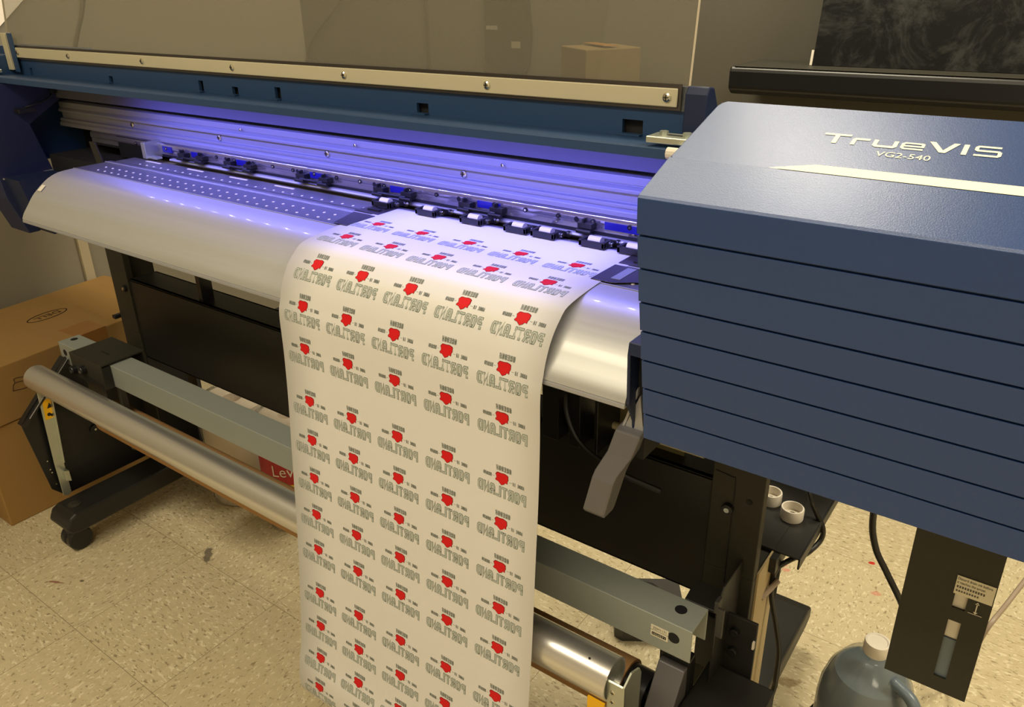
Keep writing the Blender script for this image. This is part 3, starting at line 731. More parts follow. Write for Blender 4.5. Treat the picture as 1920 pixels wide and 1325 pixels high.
# silver dancer tube
DT = B(); n_ = 48
def hollow(b, x0, x1, y, z, r, ri, n=48, mi=0, mi2=0):
    vs = []
    for x, rr_ in ((x0, r), (x1, r), (x1, ri), (x0, ri)):
        for i in range(n): an = 2*PI*i/n; vs.append((x, y+rr_*math.cos(an), z+rr_*math.sin(an)))
    for j in range(4):
        k = (j+1) % 4
        b.add([vs[j*n+i] for i in range(n)]+[vs[k*n+i] for i in range(n)], [(i, (i+1) % n, n+(i+1) % n, n+i) for i in range(n)], mi if j == 0 else mi2)
hollow(DT, -1.935, -.358, .700, .454, .0302, .0275)
dt = DT.out('silver_tube', 'silver', PR, auto=True)
B().cyl((-1.934, .70, .454), (-1.928, .70, .454), .0278, 32).out('tube_end_plug', 'blackp', dt)
B().cyl((-.366, .70, .454), (-.362, .70, .454), .0278, 32).out('tube_end_plug', 'zinc', dt)
B().cyl((-.39, .688, .4815), (-.39, .6875, .483), .0016, 8).out('tube_hole', 'dark', dt)
AR = bpy.data.objects.new('tube_arm', None); COL.objects.link(AR); AR.parent = PR; AR.location = Vector((-.33, .70, .30))-PR.location
b = B(); b.prism([(.680, .470), (.700, .480), (.722, .470), (.728, .458), (.722, .30), (.706, .20), (.69, .20), (.682, .30)], -.336, -.333)
b.prism([(.680, .468), (.6825, .470), (.684, .33), (.681, .33)], -.3585, -.333); b.out('arm_bar', 'zinc', AR, bevel=.0005)
for z_ in (.452, .436): screw(-.350, .681, z_, .004, AR)
B().box(-.385, -.3595, .676, .6790, .33, .428).out('warning_label', 'yellow', AR)
# tan take-up core with black flanges
C2 = B(); hollow(C2, -1.83, -.385, .800, .334, .0415, .037); co = C2.out('take_up_core', 'tan', PR, auto=True)
C3 = B(); hollow(C3, -.392, -.350, .800, .334, .0365, .030); C3.cyl((-.392, .8, .334), (-.388, .8, .334), .036, 32); C3.out('core_flange', 'blackp', co, auto=True)
C3 = B(); C3.cyl((-1.865, .8, .334), (-1.83, .8, .334), .036, 32); C3.out('core_flange', 'blackp', co, auto=True)
B().cyl((-1.945, .8, .334), (-1.865, .8, .334), .012, 16).out('core_spindle', 'blackp', co)
B().cyl((-.388, .8, .334), (-.30, .8, .334), .012, 16).out('core_spindle', 'blackp', co)
# grey-green square bar: channel section with round holes at the ends
bar = B(); bx0, bx1, by0, by1, bz0, bz1 = -1.965, -.2875, .779, .832, .4555, .5105
t_ = .0025
bar.prism([(by0, bz0), (by0, bz1), (by1, bz1), (by1, bz0), (by1-t_, bz0), (by1-t_, bz1-t_), (by0+t_, bz1-t_), (by0+t_, bz0)], bx0, bx1)
bo = bar.out('square_bar', 'greybar', PR, bevel=.0012, segs=3)
for x in (-1.945, -.318):
    B().cyl((x, (by0+by1)/2+.004, bz1-.0002), (x, (by0+by1)/2+.004, bz1+.0003), .0085, 24).out('bar_hole', 'dark', bo)
    B().cyl((x+.005, by0+.0002, .487), (x+.005, by0-.0003, .487), .0085, 24).out('bar_hole', 'dark', bo)
lb = B().box(-.3465, -.3205, by0-.0010, by0-.0004, .4865, .4945).out('serial_sticker', 'label', bo)
lb2 = B().box(-.3465, -.3205, by0-.0010, by0-.0004, .4755, .4850).out('serial_sticker', 'label', bo)
b = B(); lay_text(b, 'ZEM1171', (-.3335, by0-.0014, .4905), (1, 0, 0), (0, 0, 1), .020, .0042); b.out('sticker_text', 'grey_plastic', lb)
b = B(); b.box(-.3445, -.3235, by0-.0013, by0-.0011, .4778, .4828); b.out('sticker_band', 'dark', lb2)
b = B(); lay_text(b, '1020571', (-.3340, by0-.0016, .4803), (1, 0, 0), (0, 0, 1), .018, .0035); b.out('sticker_text', 'label', lb2)
# left clamp box over the bar
cb = B().prism([(.755, .458), (.755, .5185), (.862, .5185), (.862, .47), (.858, .5145), (.759, .5145), (.759, .458)], -1.862, -1.722).out('bar_clamp_cover', 'olive', PR, bevel=.001)
b = B(); b.box(-1.862, -1.722, .757, .778, .455, .512); b.box(-1.80, -1.722, .752, .757, .430, .470); b.out('clamp_body', 'blackp', PR, bevel=.002)
B().box(-1.80, -1.765, .80, .803, .5186, .5190).out('cover_slot', 'dark', cb)
for x, z in ((-1.846, .478), (-1.80, .49)): 
    b = B(); b.cyl((x, .757, z), (x, .742, z), .010, 12); o = b.out('clamp_knob', 'blackp', PR, bevel=.002)
    B().cyl((x, .742, z-.002), (x, .7412, z-.002), .004, 8).out('knob_glint', 'chrome', o)
B().box(-1.79, -1.775, .765, .785, .33, .44).out('clamp_leg', 'blackp', PR, bevel=.001)
B().box(-1.735, -1.722, .785, .80, .28, .47).out('clamp_leg', 'blackp', PR, bevel=.001)
# right clamp bracket and take-up drive
b = B(); b.prism([(.85, .38), (.85, .50), (.87, .525), (.94, .525), (.94, .33), (.85, .33)], -.284, -.281); b.prism([(.862, .478), (.862, .482), (.90, .492), (.90, .488)], -.335, -.281); b.prism([(.90, .34), (.90, .455), (.905, .455), (.905, .34)], -.30, -.237)
b.out('bar_bracket', 'black', PR, bevel=.002)
b = B(); b.box(-.281, -.270, .845, .850, .455, .505); b.box(-.285, -.279, .845, .86, .495, .515); b.out('bracket_tab', 'block', PR, bevel=.001)
for z_ in (.428, .392): B().cyl((-.268, .899, z_), (-.268, .892, z_), .007, 12).out('bracket_bolt', 'blackp', PR, bevel=.001)
B().box(-.2405, -.2375, .895, .8995, .412, .425).out('bracket_reflector', 'white_plastic', PR)
b = B(); b.box(-.300, -.198, .72, .893, .122, .36); b.out('take_up_drive', 'black', PR, bevel=.004)
b = B(); b.prism([(.802, .412), (.815, .412), (.815, .20), (.70, .20), (.70, .262)], -.342, -.302); dh = b.out('drive_housing', 'grey_plastic', PR, bevel=.002)
b = B(); b.prism([(.812, .405), (.812, .422), (.832, .424), (.836, .41), (.836, .30), (.815, .30)], -.346, -.299); b.out('housing_rim', 'blackp', PR, bevel=.003)

# drain bottle shield
DB = bpy.data.objects.new('drain_bottle_shield', None); COL.objects.link(DB); DB.parent = PR; DB.location = Vector((-.02, .87, .52))-PR.location
# plate with two windows, built around them
X0, X1, Z0, Z1 = -.067, .0215, .520, .885
wins = [(-.0155, -.0025, .645, .668), (-.0155, -.0025, .541, .627)]
b = B()
b.box(X0, -.0155, .85, .853, Z0, Z1); b.box(-.0025, X1, .85, .853, Z0, Z1)
b.box(-.0155, -.0025, .85, .853, Z0, .541); b.box(-.0155, -.0025, .85, .853, .627, .645); b.box(-.0155, -.0025, .85, .853, .668, Z1)
b.out('shield_plate', 'olive', DB)
b = B(); b.box(X0, X0+.003, .853, .93, Z0, Z1); b.box(X1-.003, X1, .853, .93, Z0, Z1); b.box(X0, X1, .853, .93, Z0, Z0+.003); b.out('shield_side', 'olive', DB)
B().box(-.058, .014, .8535, .925, .525, .598).out('drained_ink', 'bluejug', DB)
B().box(-.058, .014, .8535, .925, .5985, .668).out('bottle_body', 'white_plastic', DB, bevel=.004)
lab = B().box(-.0175, .0205, .8488, .8496, .6655, .6905).out('instruction_label', 'label', DB)
b = B()
for i, s in enumerate(('Discard drain ink before', 'it reaches the arrow.')):
    lay_text(b, s, (.0005-(0 if i == 0 else .0028), .8484, .6872-.0052*i), (1, 0, 0), (0, 0, 1), .034 if i == 0 else .028, .0034)
# two lines of japanese drawn with simple strokes
rnd = random.Random(3)
for li, n_c in ((0, 11), (1, 9)):
    for c in range(n_c):
        cx, cz = -.0150+.0026*c, .6762-.0052*li
        for s_ in range(2 if li else 3):
            zz = cz+(-.0011+.0011*s_); b.box(cx-.0009, cx+.0009, .8484, .8486, zz-.00022, zz+.00022)
        b.box(cx-.0002, cx+.0002, .8483, .8486, cz-.0014, cz+.0014)
b.out('label_text', 'dark', lab)
b = B(); xa = .0075
b.box(xa-.0006, xa+.0006, .8488, .8495, .650, .662); b.box(xa-.007, xa+.007, .8488, .8495, .6462, .6468)
b.add([(xa-.0022, .8488, .650), (xa+.0022, .8488, .650), (xa, .8488, .6470)], [(0, 1, 2)]); b.add([(xa-.0022, .8488, .6605), (xa+.0022, .8488, .6605), (xa, .8488, .6640)], [(0, 1, 2)])
b.out('level_arrow', 'white_plastic', DB)

# tray on the right column
b = B(); b.box(-.2605, -.222, 1.018, 1.32, .497, .500); b.box(-.2235, -.2205, 1.018, 1.32, .480, .500); b.box(-.2605, -.25, 1.0, 1.06, .47, .497)
b.out('side_tray', 'black', PR, bevel=.0005)
B().box(-.36, -.262, 1.215, 1.32, .501, .72).out('tray_backing', 'dark', PR)
# hose and cable details near the column
B().tube([(-.30, 1.20, .585), (-.27, 1.165, .575), (-.247, 1.13, .541), (-.233, 1.13, .513), (-.2185, 1.13, .488), (-.2185, 1.125, .466), (-.229, 1.09, .458), (-.236, 1.04, .480), (-.254, 1.022, .464), (-.256, 1.02, .440), (-.2545, 1.02, .408), (-.242, 1.02, .36), (-.231, 1.02, .31), (-.229, 1.02, .253), (-.230, 1.02, .223), (-.24, 1.0, .14)], .0042, 10).out('power_lead', 'cable', PR)
B().tube([(-.256, 1.06, .49), (-.257, 1.05, .45), (-.256, 1.04, .42), (-.259, 1.05, .37)], .0035, 8).out('lead_strain_relief', 'cable', PR)
B().tube([(-.248, 1.02, .445), (-.257, 1.0, .432), (-.262, .99, .425)], .0045, 8).out('cable_tie', 'ivory_hose', PR)

# bottle caps on the tray
def cap(x, y, z, r, h, label):
    b = B(); b.lathe((x, y, z), [(r*.97, 0), (r, .002), (r, h-.002), (r*.96, h), (r*.84, h), (r*.82, h-.002), (r*.80, .006), (0, .006)], 36)
    o = b.out('bottle_cap', 'white_plastic', None, auto=True); tag(o, label, 'cap', 'upturned bottle caps')
    B().lathe((x, y, z), [(r*.45, .0062), (r*.43, .0075), (r*.36, .0075), (r*.34, .0062)], 24).out('sealing_ring', 'label', o)
    return o
cap(-.2650, 1.112, .5005, .0182, .020, 'white upturned bottle cap on the black side tray, the fully visible front one')
cap(-.3080, 1.135, .5005, .018, .020, 'white upturned bottle cap half hidden behind the stand column')
B().box(-.335, -.2605, 1.0185, 1.25, .496, .500).out('tray_inner', 'black', PR)

# ------------------------------------------------------------------ printed media
SP0 = [(1.10, .894), (1.065, .894), (.963, .894), (.874, .89), (.848, .876), (.827, .854), (.812, .826), (.804, .802), (.797, .776), (.794, .703), (.787, .608), (.775, .491), (.76, .341), (.74, .184), (.725, .087), (.711, .03)]
SP = [(y*.865, 1.3-(1.3-z)*.865) for y, z in SP0]
SP = [(y, z+.0035) if z > .9475 else (y, z) for y, z in SP]
SP += [(.612, .160), (.619, .142), (.634, .127), (.655, .118)]
fine = arc(SP, 5)
FS = [0.0]
for i in range(1, len(fine)): FS.append(FS[-1]+math.hypot(fine[i][0]-fine[i-1][0], fine[i][1]-fine[i-1][1]))
def at_s(s):
    s = min(max(s, 0), FS[-1]-1e-5)
    lo, hi = 0, len(FS)-1
    while hi-lo > 1:
        m_ = (lo+hi)//2
        if FS[m_] <= s: lo = m_
        else: hi = m_
    t = (s-FS[lo])/(FS[hi]-FS[lo]); a, b = fine[lo], fine[hi]
    y = a[0]+(b[0]-a[0])*t; z = a[1]+(b[1]-a[1])*t
    dy, dz = b[0]-a[0], b[1]-a[1]; l = math.hypot(dy, dz)
    return y, z, -dz/l*-1 if False else (dz/l), (-dy/l)   # outward normal (towards viewer / up)
def sheet_pt(x, s, h=0):
    y, z, ny, nz = at_s(s)
    drift = .016*max(0, min(s, .98)-.26)
    return Vector((x+drift, y+ny*h, z+nz*h))
XM0, XM1 = -.9462, -.4695
b = B(); nx = 6; ns = 150
vs = []
for j in range(ns+1):
    s = FS[-1]*j/ns
    for i in range(nx+1): vs.append(sheet_pt(XM0+(XM1-XM0)*i/nx, s, 0))
b.add(vs, [(j*(nx+1)+i, j*(nx+1)+i+1, (j+1)*(nx+1)+i+1, (j+1)*(nx+1)+i) for j in range(ns) for i in range(nx)])
sheet = b.out('printed_media_sheet', 'paper', None, smooth=True)
md = sheet.modifiers.new('thick', 'SOLIDIFY'); md.thickness = .0004; md.offset = -1
tag(sheet, 'white printed media hanging from the printer with rows of red mirrored logos', 'printed sheet')
# block capitals as strokes in a unit box
GL = {
 'B': [[(0, 0), (0, 1), (.75, 1), (1, .86), (1, .64), (.75, .52), (0, .52)], [(.75, .52), (1, .38), (1, .14), (.75, 0), (0, 0)]],
 'O': [[(.5, 0), (.15, 0), (0, .15), (0, .85), (.15, 1), (.85, 1), (1, .85), (1, .15), (.85, 0), (.5, 0)]],
 'N': [[(0, 0), (0, 1), (1, 0), (1, 1)]],
 'E': [[(1, 1), (0, 1), (0, 0), (1, 0)], [(0, .52), (.8, .52)]],
 'Y': [[(0, 1), (0, .62), (.5, .42), (.5, 0)], [(1, 1), (1, .62), (.5, .42)]],
 'A': [[(0, 0), (0, .8), (.2, 1), (.8, 1), (1, .8), (1, 0)], [(0, .38), (1, .38)]],
 'R': [[(0, 0), (0, 1), (.78, 1), (1, .86), (1, .62), (.78, .48), (0, .48)], [(.55, .48), (1, 0)]],
 'D': [[(0, 0), (0, 1), (.7, 1), (1, .8), (1, .2), (.7, 0), (0, 0)]],
 'G': [[(1, .82), (.85, 1), (.15, 1), (0, .85), (0, .15), (.15, 0), (.85, 0), (1, .15), (1, .48), (.55, .48)]],
 'P': [[(0, 0), (0, 1), (.78, 1), (1, .86), (1, .60), (.78, .46), (0, .46)]],
 'T': [[(0, 1), (1, 1)], [(.5, 1), (.5, 0)]],
 'L': [[(0, 1), (0, 0), (1, 0)]],
 'M': [[(0, 0), (0, 1), (.5, .45), (1, 1), (1, 0)]], 'I': [[(.5, 0), (.5, 1)]]}
def strokes2(pts, w_):
    P = [Vector(p) for p in pts]; L_, R_ = [], []
    for i, p in enumerate(P):
        d0 = (P[i]-P[i-1]).normalized() if i else (P[1]-P[0]).normalized()
        d1 = (P[i+1]-P[i]).normalized() if i < len(P)-1 else d0
        if i == 0: p = p-d1*w_*.5
        if i == len(P)-1: p = p+d0*w_*.5
        n0 = Vector((-d0.y, d0.x)); n1 = Vector((-d1.y, d1.x)); m_ = (n0+n1).normalized(); k = w_/2/max(.45, m_.dot(n0))
        L_.append(p+m_*k); R_.append(p-m_*k)
    vs = []; fs = []
    for i in range(len(P)-1):
        k = len(vs); vs += [R_[i], R_[i+1], L_[i+1], L_[i]]; fs.append((k, k+1, k+2, k+3))
    return vs, fs
# one logo, in metres, mirrored print
def logo():
    V, Fc, Mi = [], [], []
    def put(vs, fs, mi):
        k = len(V); V.extend(vs); Fc.extend([tuple(i+k for i in f) for f in fs]); Mi.extend([mi]*len(fs))
    px = [(610, 299), (575, 359), (590, 394), (600, 440), (570, 490), (585, 516), (640, 525), (675, 560), (715, 594), (780, 551), (800, 511), (850, 522), (850, 462), (870, 416), (865, 317), (830, 295), (780, 281), (700, 294), (640, 290)]
    R = [((x-720)/300*.0200, (440-y)/313*.0172) for x, y in px]
    n = len(R)
    put([(x*1.07, y*1.07, .0002) for x, y in R], [tuple(range(n))], 1)
    put([(x*.98, y*.98, .00035) for x, y in R], [tuple(range(n))], 0)
    def word(s, x, y, w_, h_, mi, t, gap=.34, inner=.42):
        n_ = len([c for c in s]); cw = w_/(n_+gap*(n_-1))
        for layer, (tt, hh, mm) in enumerate(((t, .0002, mi), (t*inner, .00034, 4))):
            if not tt: continue
            for i, c in enumerate(s):
                if c == ' ': continue
                gx = -w_/2+i*cw*(1+gap)
                for pts in GL[c]:
                    ww = cw if c != 'I' else cw
                    q = [(gx+t/2+px_*(ww-t), -h_/2+t/2+py_*(h_-t)) for px_, py_ in pts]
                    vs, fs = strokes2(q, tt)
                    put([(x-v.x, y+v.y, hh) for v in vs], fs, mm)
    word('OREGON', .0030, .0150, .0240, .0070, 2, .00165, .18, .34)
    word('BRAND', -.0232, .0012, .0134, .0050, 2, .0012, .15, .28)
    word('MADE IN', .0262, -.0012, .0180, .0050, 2, .0011, .15, .28)
    word('PORTLAND', 0, -.0190, .0780, .0164, 3, .0037, .10, .50)
    put([(-.0155, .0008, .0002), (-.0118, .0008, .0002), (-.0118, .0013, .0002), (-.0155, .0013, .0002)], [(0, 1, 2, 3)], 3)
    put([(.0118, -.0010, .0002), (.0160, -.0010, .0002), (.0160, -.0005, .0002), (.0118, -.0005, .0002)], [(0, 1, 2, 3)], 3)
    return V, Fc, Mi
LV_, LF, LM = logo()
# flatten tubes of outline text
rows = [.102, .181, .268, .344, .421, .521, .598, .675, .752, .828, .924, 1.0, 1.074, 1.142]
b = B(); bm = b.bm
for ri, s0 in enumerate(rows):
    s = s0*.865
    for ci in range(5):
        cx = -.895+.0921*ci+(.008 if ri == 2 else 0)
        vv = [bm.verts.new(sheet_pt(cx+v[0], s-v[1]+.0015, max(.00012, min(v[2], .0005)) if True else 0)) for v in LV_]
        for f, m_ in zip(LF, LM):
            try: q = bm.faces.new([vv[i] for i in f]); q.material_index = m_
            except ValueError: pass
b.out('printed_logos', ['red', 'darkred', 'inkgrey', 'inkpale', 'paperprint'], sheet, recalc=False)

# ------------------------------------------------------------------ things on the floor
# cartons at the left
r = root('cardboard_carton', (-2.35, 1.0, 0), 'tall brown cardboard carton standing on the floor under the logo carton, left edge', 'box')
B().box(-2.58, -2.11, .602, 1.08, 0, .283).out('carton_body', 'carton', r, bevel=.003)
B().box(-2.36, -2.30, .600, 1.0, .2825, .2845).out('packing_tape', 'tape', r)
r = root('cardboard_carton', (-2.35, .9, .2845), 'upper brown carton with an oval printed logo on its top', 'box')
R = Matrix.Translation((-2.14, 1.028, .2855)) @ Matrix.Rotation(math.radians(5.5), 4, 'Z')
B().box(-.40, 0, -.62, .22, 0, .1545, 0, R).out('carton_body', 'carton', r, bevel=.003)
B().box(-.085, .0005, -.135, -.05, .1540, .1550, 0, R).box(-.0002, .0006, -.135, -.05, .10, .1550, 0, R).out('packing_tape', 'tape', r)
b = B()
cx, cy, rx, ry = -2.355, .925, .028, .060
Ro = Matrix.Translation((cx, cy, .4405)) @ Matrix.Rotation(math.radians(8), 4, 'Z')
vs = []
for i in range(48):
    an = 2*PI*i/48
    for k in (1, .84): vs.append(Ro @ Vector((rx*k*math.cos(an), (ry*(k if k == 1 else .95))*math.sin(an), 0)))
b.add(vs, [(2*i, 2*((i+1) % 48), 2*((i+1) % 48)+1, 2*i+1) for i in range(48)])
ux = Ro.to_3x3() @ Vector((0, -1, 0)); uy = Ro.to_3x3() @ Vector((1, 0, 0))
lay_text(b, 'DELL', Ro @ Vector((0, 0, .0002)), ux, uy, .075, .020, res=3)
b.out('oval_logo', 'ink', r)
b = B(); q0 = R @ Vector((.0006, -.33, .10))
dirn = (R.to_3x3() @ Vector((0, 1, 0)))
def rp(u, v): return q0+dirn*u+Vector((0, 0, v))
for pl_ in ([(0, -.02), (.035, -.025), (.045, -.01), (.01, -.002), (0, -.02)], [(.01, -.002), (.012, .01), (.04, .003), (.045, -.01)], [(.045, -.01), (.056, -.006), (.05, .004)]):
    b.tube([rp(u, v) for u, v in pl_], .0007, 4)
b.out('handling_symbol', 'ink', r)

# black block with round hole under the stand
hb = root('black_floor_block', (-.55, 1.22, 0), 'black plastic block with a round hole on the floor behind the square bar', 'block')
Rb = Matrix.Translation((-.573, 1.262, 0)) @ Matrix.Rotation(math.radians(33), 4, 'Z')
b = B()
# slab with a true round opening
hx_, hy_, hr, n = -.001, .022, .025, 32
W2, D2, HT = .074, .064, .060
ring = [(hx_+hr*math.cos(2*PI*i/n), hy_+hr*math.sin(2*PI*i/n)) for i in range(n)]
def rect_pt(an):
    dx, dy = math.cos(an), math.sin(an)
    t = min(((W2 if dx > 0 else -W2)-hx_)/dx if abs(dx) > 1e-6 else 9, ((D2 if dy > 0 else -D2)-hy_)/dy if abs(dy) > 1e-6 else 9)
    return (hx_+dx*t, hy_+dy*t)
outr = [rect_pt(2*PI*i/n) for i in range(n)]
for zz in (HT,):
    b.add([Rb @ Vector((x, y, zz)) for x, y in ring]+[Rb @ Vector((x, y, zz)) for x, y in outr], [(i, (i+1) % n, n+(i+1) % n, n+i) for i in range(n)])
b.add([Rb @ Vector((x, y, HT)) for x, y in ring]+[Rb @ Vector((x, y, .004)) for x, y in ring], [(i, (i+1) % n, n+(i+1) % n, n+i) for i in range(n)])
b.add([Rb @ Vector((x, y, .004)) for x, y in ring], [tuple(range(n))])
b.add([Rb @ Vector((x, y, HT)) for x, y in outr]+[Rb @ Vector((x*1.02, y*1.02, 0)) for x, y in outr], [(i, (i+1) % n, n+(i+1) % n, n+i) for i in range(n)])
b.add([Rb @ Vector((x*1.02, y*1.02, 0)) for x, y in outr], [tuple(range(n))])
b.out('block_body', 'block', hb)
b = B()
vs = []
for i in range(n): 
    for k in (1.0, 1.12): vs.append(Rb @ Vector((hx_+hr*k*math.cos(2*PI*i/n), hy_+hr*k*math.sin(2*PI*i/n), HT+.003)))
b.add(vs, [(2*i, 2*((i+1) % n), 2*((i+1) % n)+1, 2*i+1) for i in range(n)])
b.out('hole_collar', 'blackp', hb)

# plastic wrapped paper rolls
def wrapped(x, y, r, h, label, lab=False):
    t = root('wrapped_paper_roll', (x, y, 0), label, 'paper roll', 'plastic wrapped rolls under the printer')
    B().lathe((x, y, .002), [(r*.25, 0), (r, 0), (r, h), (r*.96, h+.004), (r*.30, h+.004), (r*.28, h-.03), (0, h-.03)], 36).out('paper_core', 'pinkpaper', t, auto=True)
    f = B(); rr_ = random.Random(int(x*1000)); prof = []
    f.lathe((x, y, .001), [(0, 0), (r*1.06, 0), (r*1.07, h*.3), (r*1.05, h*.6), (r*1.08, h*.9), (r*1.0, h+.012), (r*.6, h+.018), (r*.2, h+.012), (0, h+.015)], 40)
    for v in f.bm.verts:
        a = math.atan2(v.co.y-y, v.co.x-x); k = 1+.025*math.sin(a*7+v.co.z*40)+.02*rr_.uniform(-1, 1)
        v.co.x = x+(v.co.x-x)*k; v.co.y = y+(v.co.y-y)*k
        if v.co.z < .001: v.co.z = .001
    f.out('plastic_film', 'film', t, smooth=True)
    return t
w1 = wrapped(-1.735, 1.075, .088, .285, 'plastic wrapped white paper roll on the floor, the left one behind the square bar')
w2 = wrapped(-1.515, 1.085, .082, .300, 'plastic wrapped white paper roll with red label beside the hanging sheet')
def curved_patch(c, r, a0, a1, z0, z1, n=12):
    vs = []
    for i in range(n+1):
        a = a0+(a1-a0)*i/n
        for z in (z0, z1): vs.append((c[0]+r*math.cos(a), c[1]+r*math.sin(a), z))
    return vs, [(2*i, 2*i+2, 2*i+3, 2*i+1) for i in range(n)]
b = B(); vs, fs = curved_patch((-1.515, 1.085), .089, -1.9, .1, .13, .235); b.add(vs, fs); rl = b.out('red_label', 'redpack', w2)
b = B(); vs, fs = curved_patch((-1.515, 1.085), .0893, -1.9, .1, .13, .150); b.add(vs, fs); b.out('yellow_band', 'yellowpack', w2)
b = B(); lv, lf = text_mesh('Level', res=2)
b.add([(-1.515+.0900*math.cos(-.85+v.x*.9), 1.085+.0900*math.sin(-.85+v.x*.9), .19+v.y*.032) for v in lv], lf); b.out('label_word', 'white_plastic', rl)
# dark coil behind the rolls
t = B(); pr_ = []
for k in range(20):
    z = .004+k*.019; pr_ += [(.078, z), (.084, z+.004), (.084, z+.010), (.078, z+.014)]
t.lathe((-1.60, 1.255, 0), pr_, 36)
o = t.out('ribbed_plastic_drum', 'coil', None, auto=True); tag(o, 'dark blue ribbed plastic drum standing behind the wrapped paper rolls', 'drum')
bc = root('dark_gap_case', (-1.9, 1.42, 0), 'black case added on the floor to darken the gap behind the wrapped paper rolls', 'case')  # dark case added so no lit floor shows in the gap
B().box(-2.08, -1.2, 1.41, 1.54, .001, .33).out('case_body', 'blackp', bc, bevel=.006)
B().box(-2.06, -1.9, 1.402, 1.4095, .03, .32).out('grey_flap', 'block', bc, bevel=.001)
o = B().box(-2.085, -1.935, 1.10, 1.112, .001, .40).out('grey_board', 'block', None, bevel=.001); tag(o, 'dark grey board standing on the floor between the left stand leg and the wrapped rolls', 'board')

# water jug at the lower right
JX, JY = -.108, 1.15
jg = root('plastic_jug', (JX, JY, 0), 'translucent gallon jug of blue grey liquid on the floor with a white cap', 'jug')
jr = .078
pj = [(0, 0), (jr*.92, 0), (jr, .01), (jr, .150), (jr*.97, .18), (jr*.86, .212), (jr*.62, .243), (jr*.34, .262), (.019, .270), (.019, .276)]
b = B(); b.lathe((JX, JY, .001), pj, 44)
b.out('jug_wall', 'jugwall', jg, smooth=True)
b = B(); b.lathe((JX, JY, .003), [(0, 0), (jr*.88, 0), (jr*.96, .01), (jr*.96, .15), (jr*.93, .176), (jr*.84, .205), (jr*.74, .222), (0, .222)], 44)
b.out('blue_liquid', 'bluejug', jg, auto=True)
b = B(); b.lathe((JX, JY, .271), [(.0195, 0), (.0205, .003), (.0205, .020), (.0195, .0235), (.016, .024), (.0145, .0225), (0, .0225)], 36)
b.out('jug_cap', 'white_plastic', jg, auto=True)
B().tube([(JX+.035, JY-.02, .245), (JX+.072, JY-.04, .235), (JX+.088, JY-.05, .18), (JX+.084, JY-.048, .12), (JX+.062, JY-.038, .09)], .010, 12).out('jug_handle', 'bluejug', jg, smooth=True)

# cables
def cable(pts, r, label, m='cable', cat='cable', nm='power_cable'):
    o = B().tube(pts, r, 10).out(nm, m, None, smooth=True); tag(o, label, cat); return o
cable([(-.165, 1.26, .88), (-.165, 1.26, .60), (-.168, 1.26, .46), (-.155, 1.26, .395), (-.13, 1.26, .352), (-.10, 1.265, .30), (-.075, 1.30, .22), (-.065, 1.36, .12), (-.05, 1.44, .04), (-.03, 1.50, .007)], .0058, 'thick black cable hanging in front of the floor, left of the dark drain shield')
cable([(.12, 1.62, .45), (.085, 1.48, .335), (.055, 1.37, .30), (.035, 1.30, .285), (.02, 1.30, .20), (.0, 1.36, .10), (.0, 1.42, .01)], .0042, 'pale translucent hose at the right edge beside the drain shield', 'ivory_hose', 'hose', 'drain_hose')
cable([(-.03, 1.31, .007), (-.09, 1.27, .045), (-.165, 1.215, .075), (-.20, 1.14, .06), (-.232, 1.08, .035), (-.265, 1.03, .007), (-.30, .97, .007)], .0065, 'black cable arching from the jug across the floor to the stand foot, upper of two')
cable([(-.05, 1.10, .007), (-.13, 1.06, .007), (-.19, 1.065, .010), (-.235, 1.035, .007), (-.27, .96, .007)], .0065, 'black cable lying flat on the floor in front of the jug, lower of two')
cable([(-.56, 1.02, .007), (-.50, 1.04, .007), (-.45, 1.06, .020), (-.41, 1.075, .024), (-.36, 1.10, .007)], .006, 'dark cable crossing the floor below the square bar, right of the black block')
cable([(-.40, 1.13, .007), (-.44, 1.10, .007), (-.455, 1.055, .006), (-.43, 1.0, .006), (-.38, .95, .006)], .0055, 'curled dark cable on the floor behind the grey drive housing')

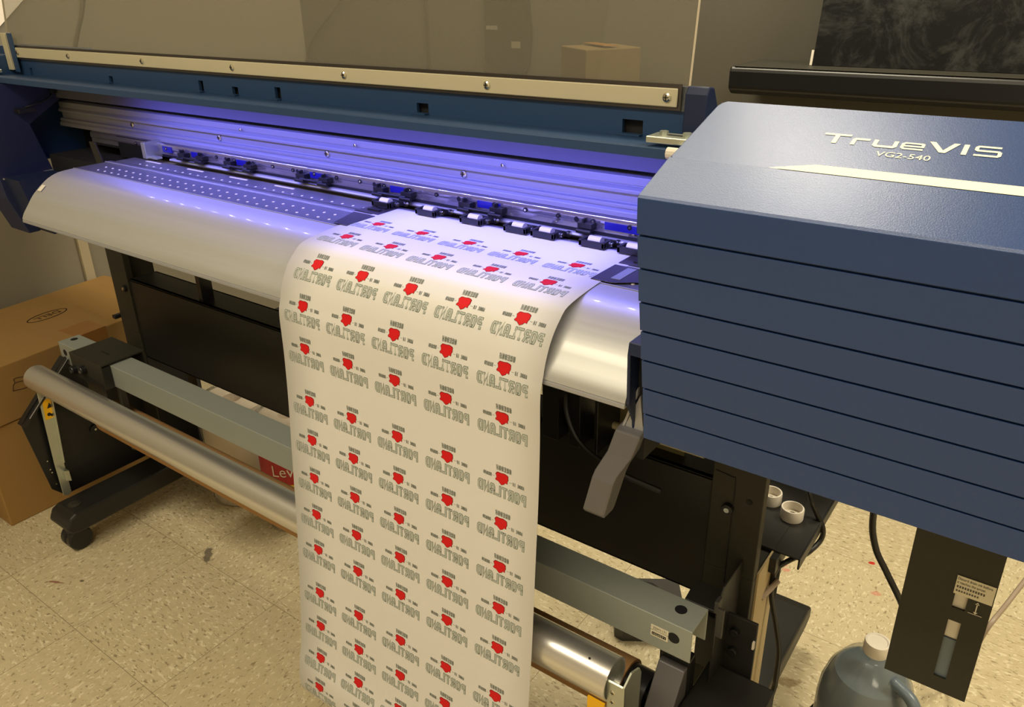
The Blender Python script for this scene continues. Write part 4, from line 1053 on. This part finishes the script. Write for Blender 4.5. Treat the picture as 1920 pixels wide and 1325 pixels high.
# ------------------------------------------------------------------ ceiling lights
def lamp(x, y, sx, sy, power, col, label):
    r = root('ceiling_light', (x, y, ZC-.03), label, 'light', 'ceiling light panels')
    B().box(x-sx/2-.03, x+sx/2+.03, y-sy/2-.03, y+sy/2+.03, ZC-.03, ZC-.001).out('light_frame', 'white_plastic', r)
    ld = bpy.data.lights.new('panel_light', 'AREA'); ld.shape = 'RECTANGLE'; ld.size = sx; ld.size_y = sy; ld.energy = power; ld.color = col
    lo = bpy.data.objects.new('panel_light', ld); COL.objects.link(lo); lo.parent = r; lo.location = (0, 0, -.005)
WARM = (1, .89, .66)
lamp(-1.0, 1.75, 1.1, .5, 32, WARM, 'recessed ceiling light panel above the left half of the printer')
lamp(-.9, -.55, 2.4, .5, 34, WARM, 'long recessed ceiling light panel in front of the printer')
lamp(1.1, 1.45, 1.2, .6, 38, WARM, 'recessed ceiling light panel on the right side near the back wall')
lamp(1.5, -1.75, 1.2, .5, 14, WARM, 'recessed ceiling light panel behind the camera, right side')

w = bpy.data.worlds.new('world'); scn.world = w; w.use_nodes = True
w.node_tree.nodes['Background'].inputs[0].default_value = (1, .85, .6, 1); w.node_tree.nodes['Background'].inputs[1].default_value = .05

# ------------------------------------------------------------------ camera
cam = bpy.data.cameras.new('camera'); co_ = bpy.data.objects.new('camera', cam); COL.objects.link(co_)
r0 = Vector((.8094653, .58689768, -.01780536)); r1 = Vector((.2270446, -.34082352, -.91229934)); r2 = Vector((-.54149485, .73443205, -.40913676))
m4 = Matrix(((r0.x, -r1.x, -r2.x, 0), (r0.y, -r1.y, -r2.y, 0), (r0.z, -r1.z, -r2.z, 1.3), (0, 0, 0, 1)))
co_.matrix_world = m4
cam.sensor_width = 36; cam.sensor_fit = 'HORIZONTAL'; cam.lens = 1490.768527982835/1920*36
cam.shift_y = -28.933/1920
cam.clip_start = .01
scn.camera = co_
scn.view_settings.view_transform = 'Standard'; scn.view_settings.look = 'None'; scn.view_settings.gamma = 1
scn.view_settings.use_curve_mapping = False; scn.view_settings.exposure = .5
scn.cycles.use_denoising = True
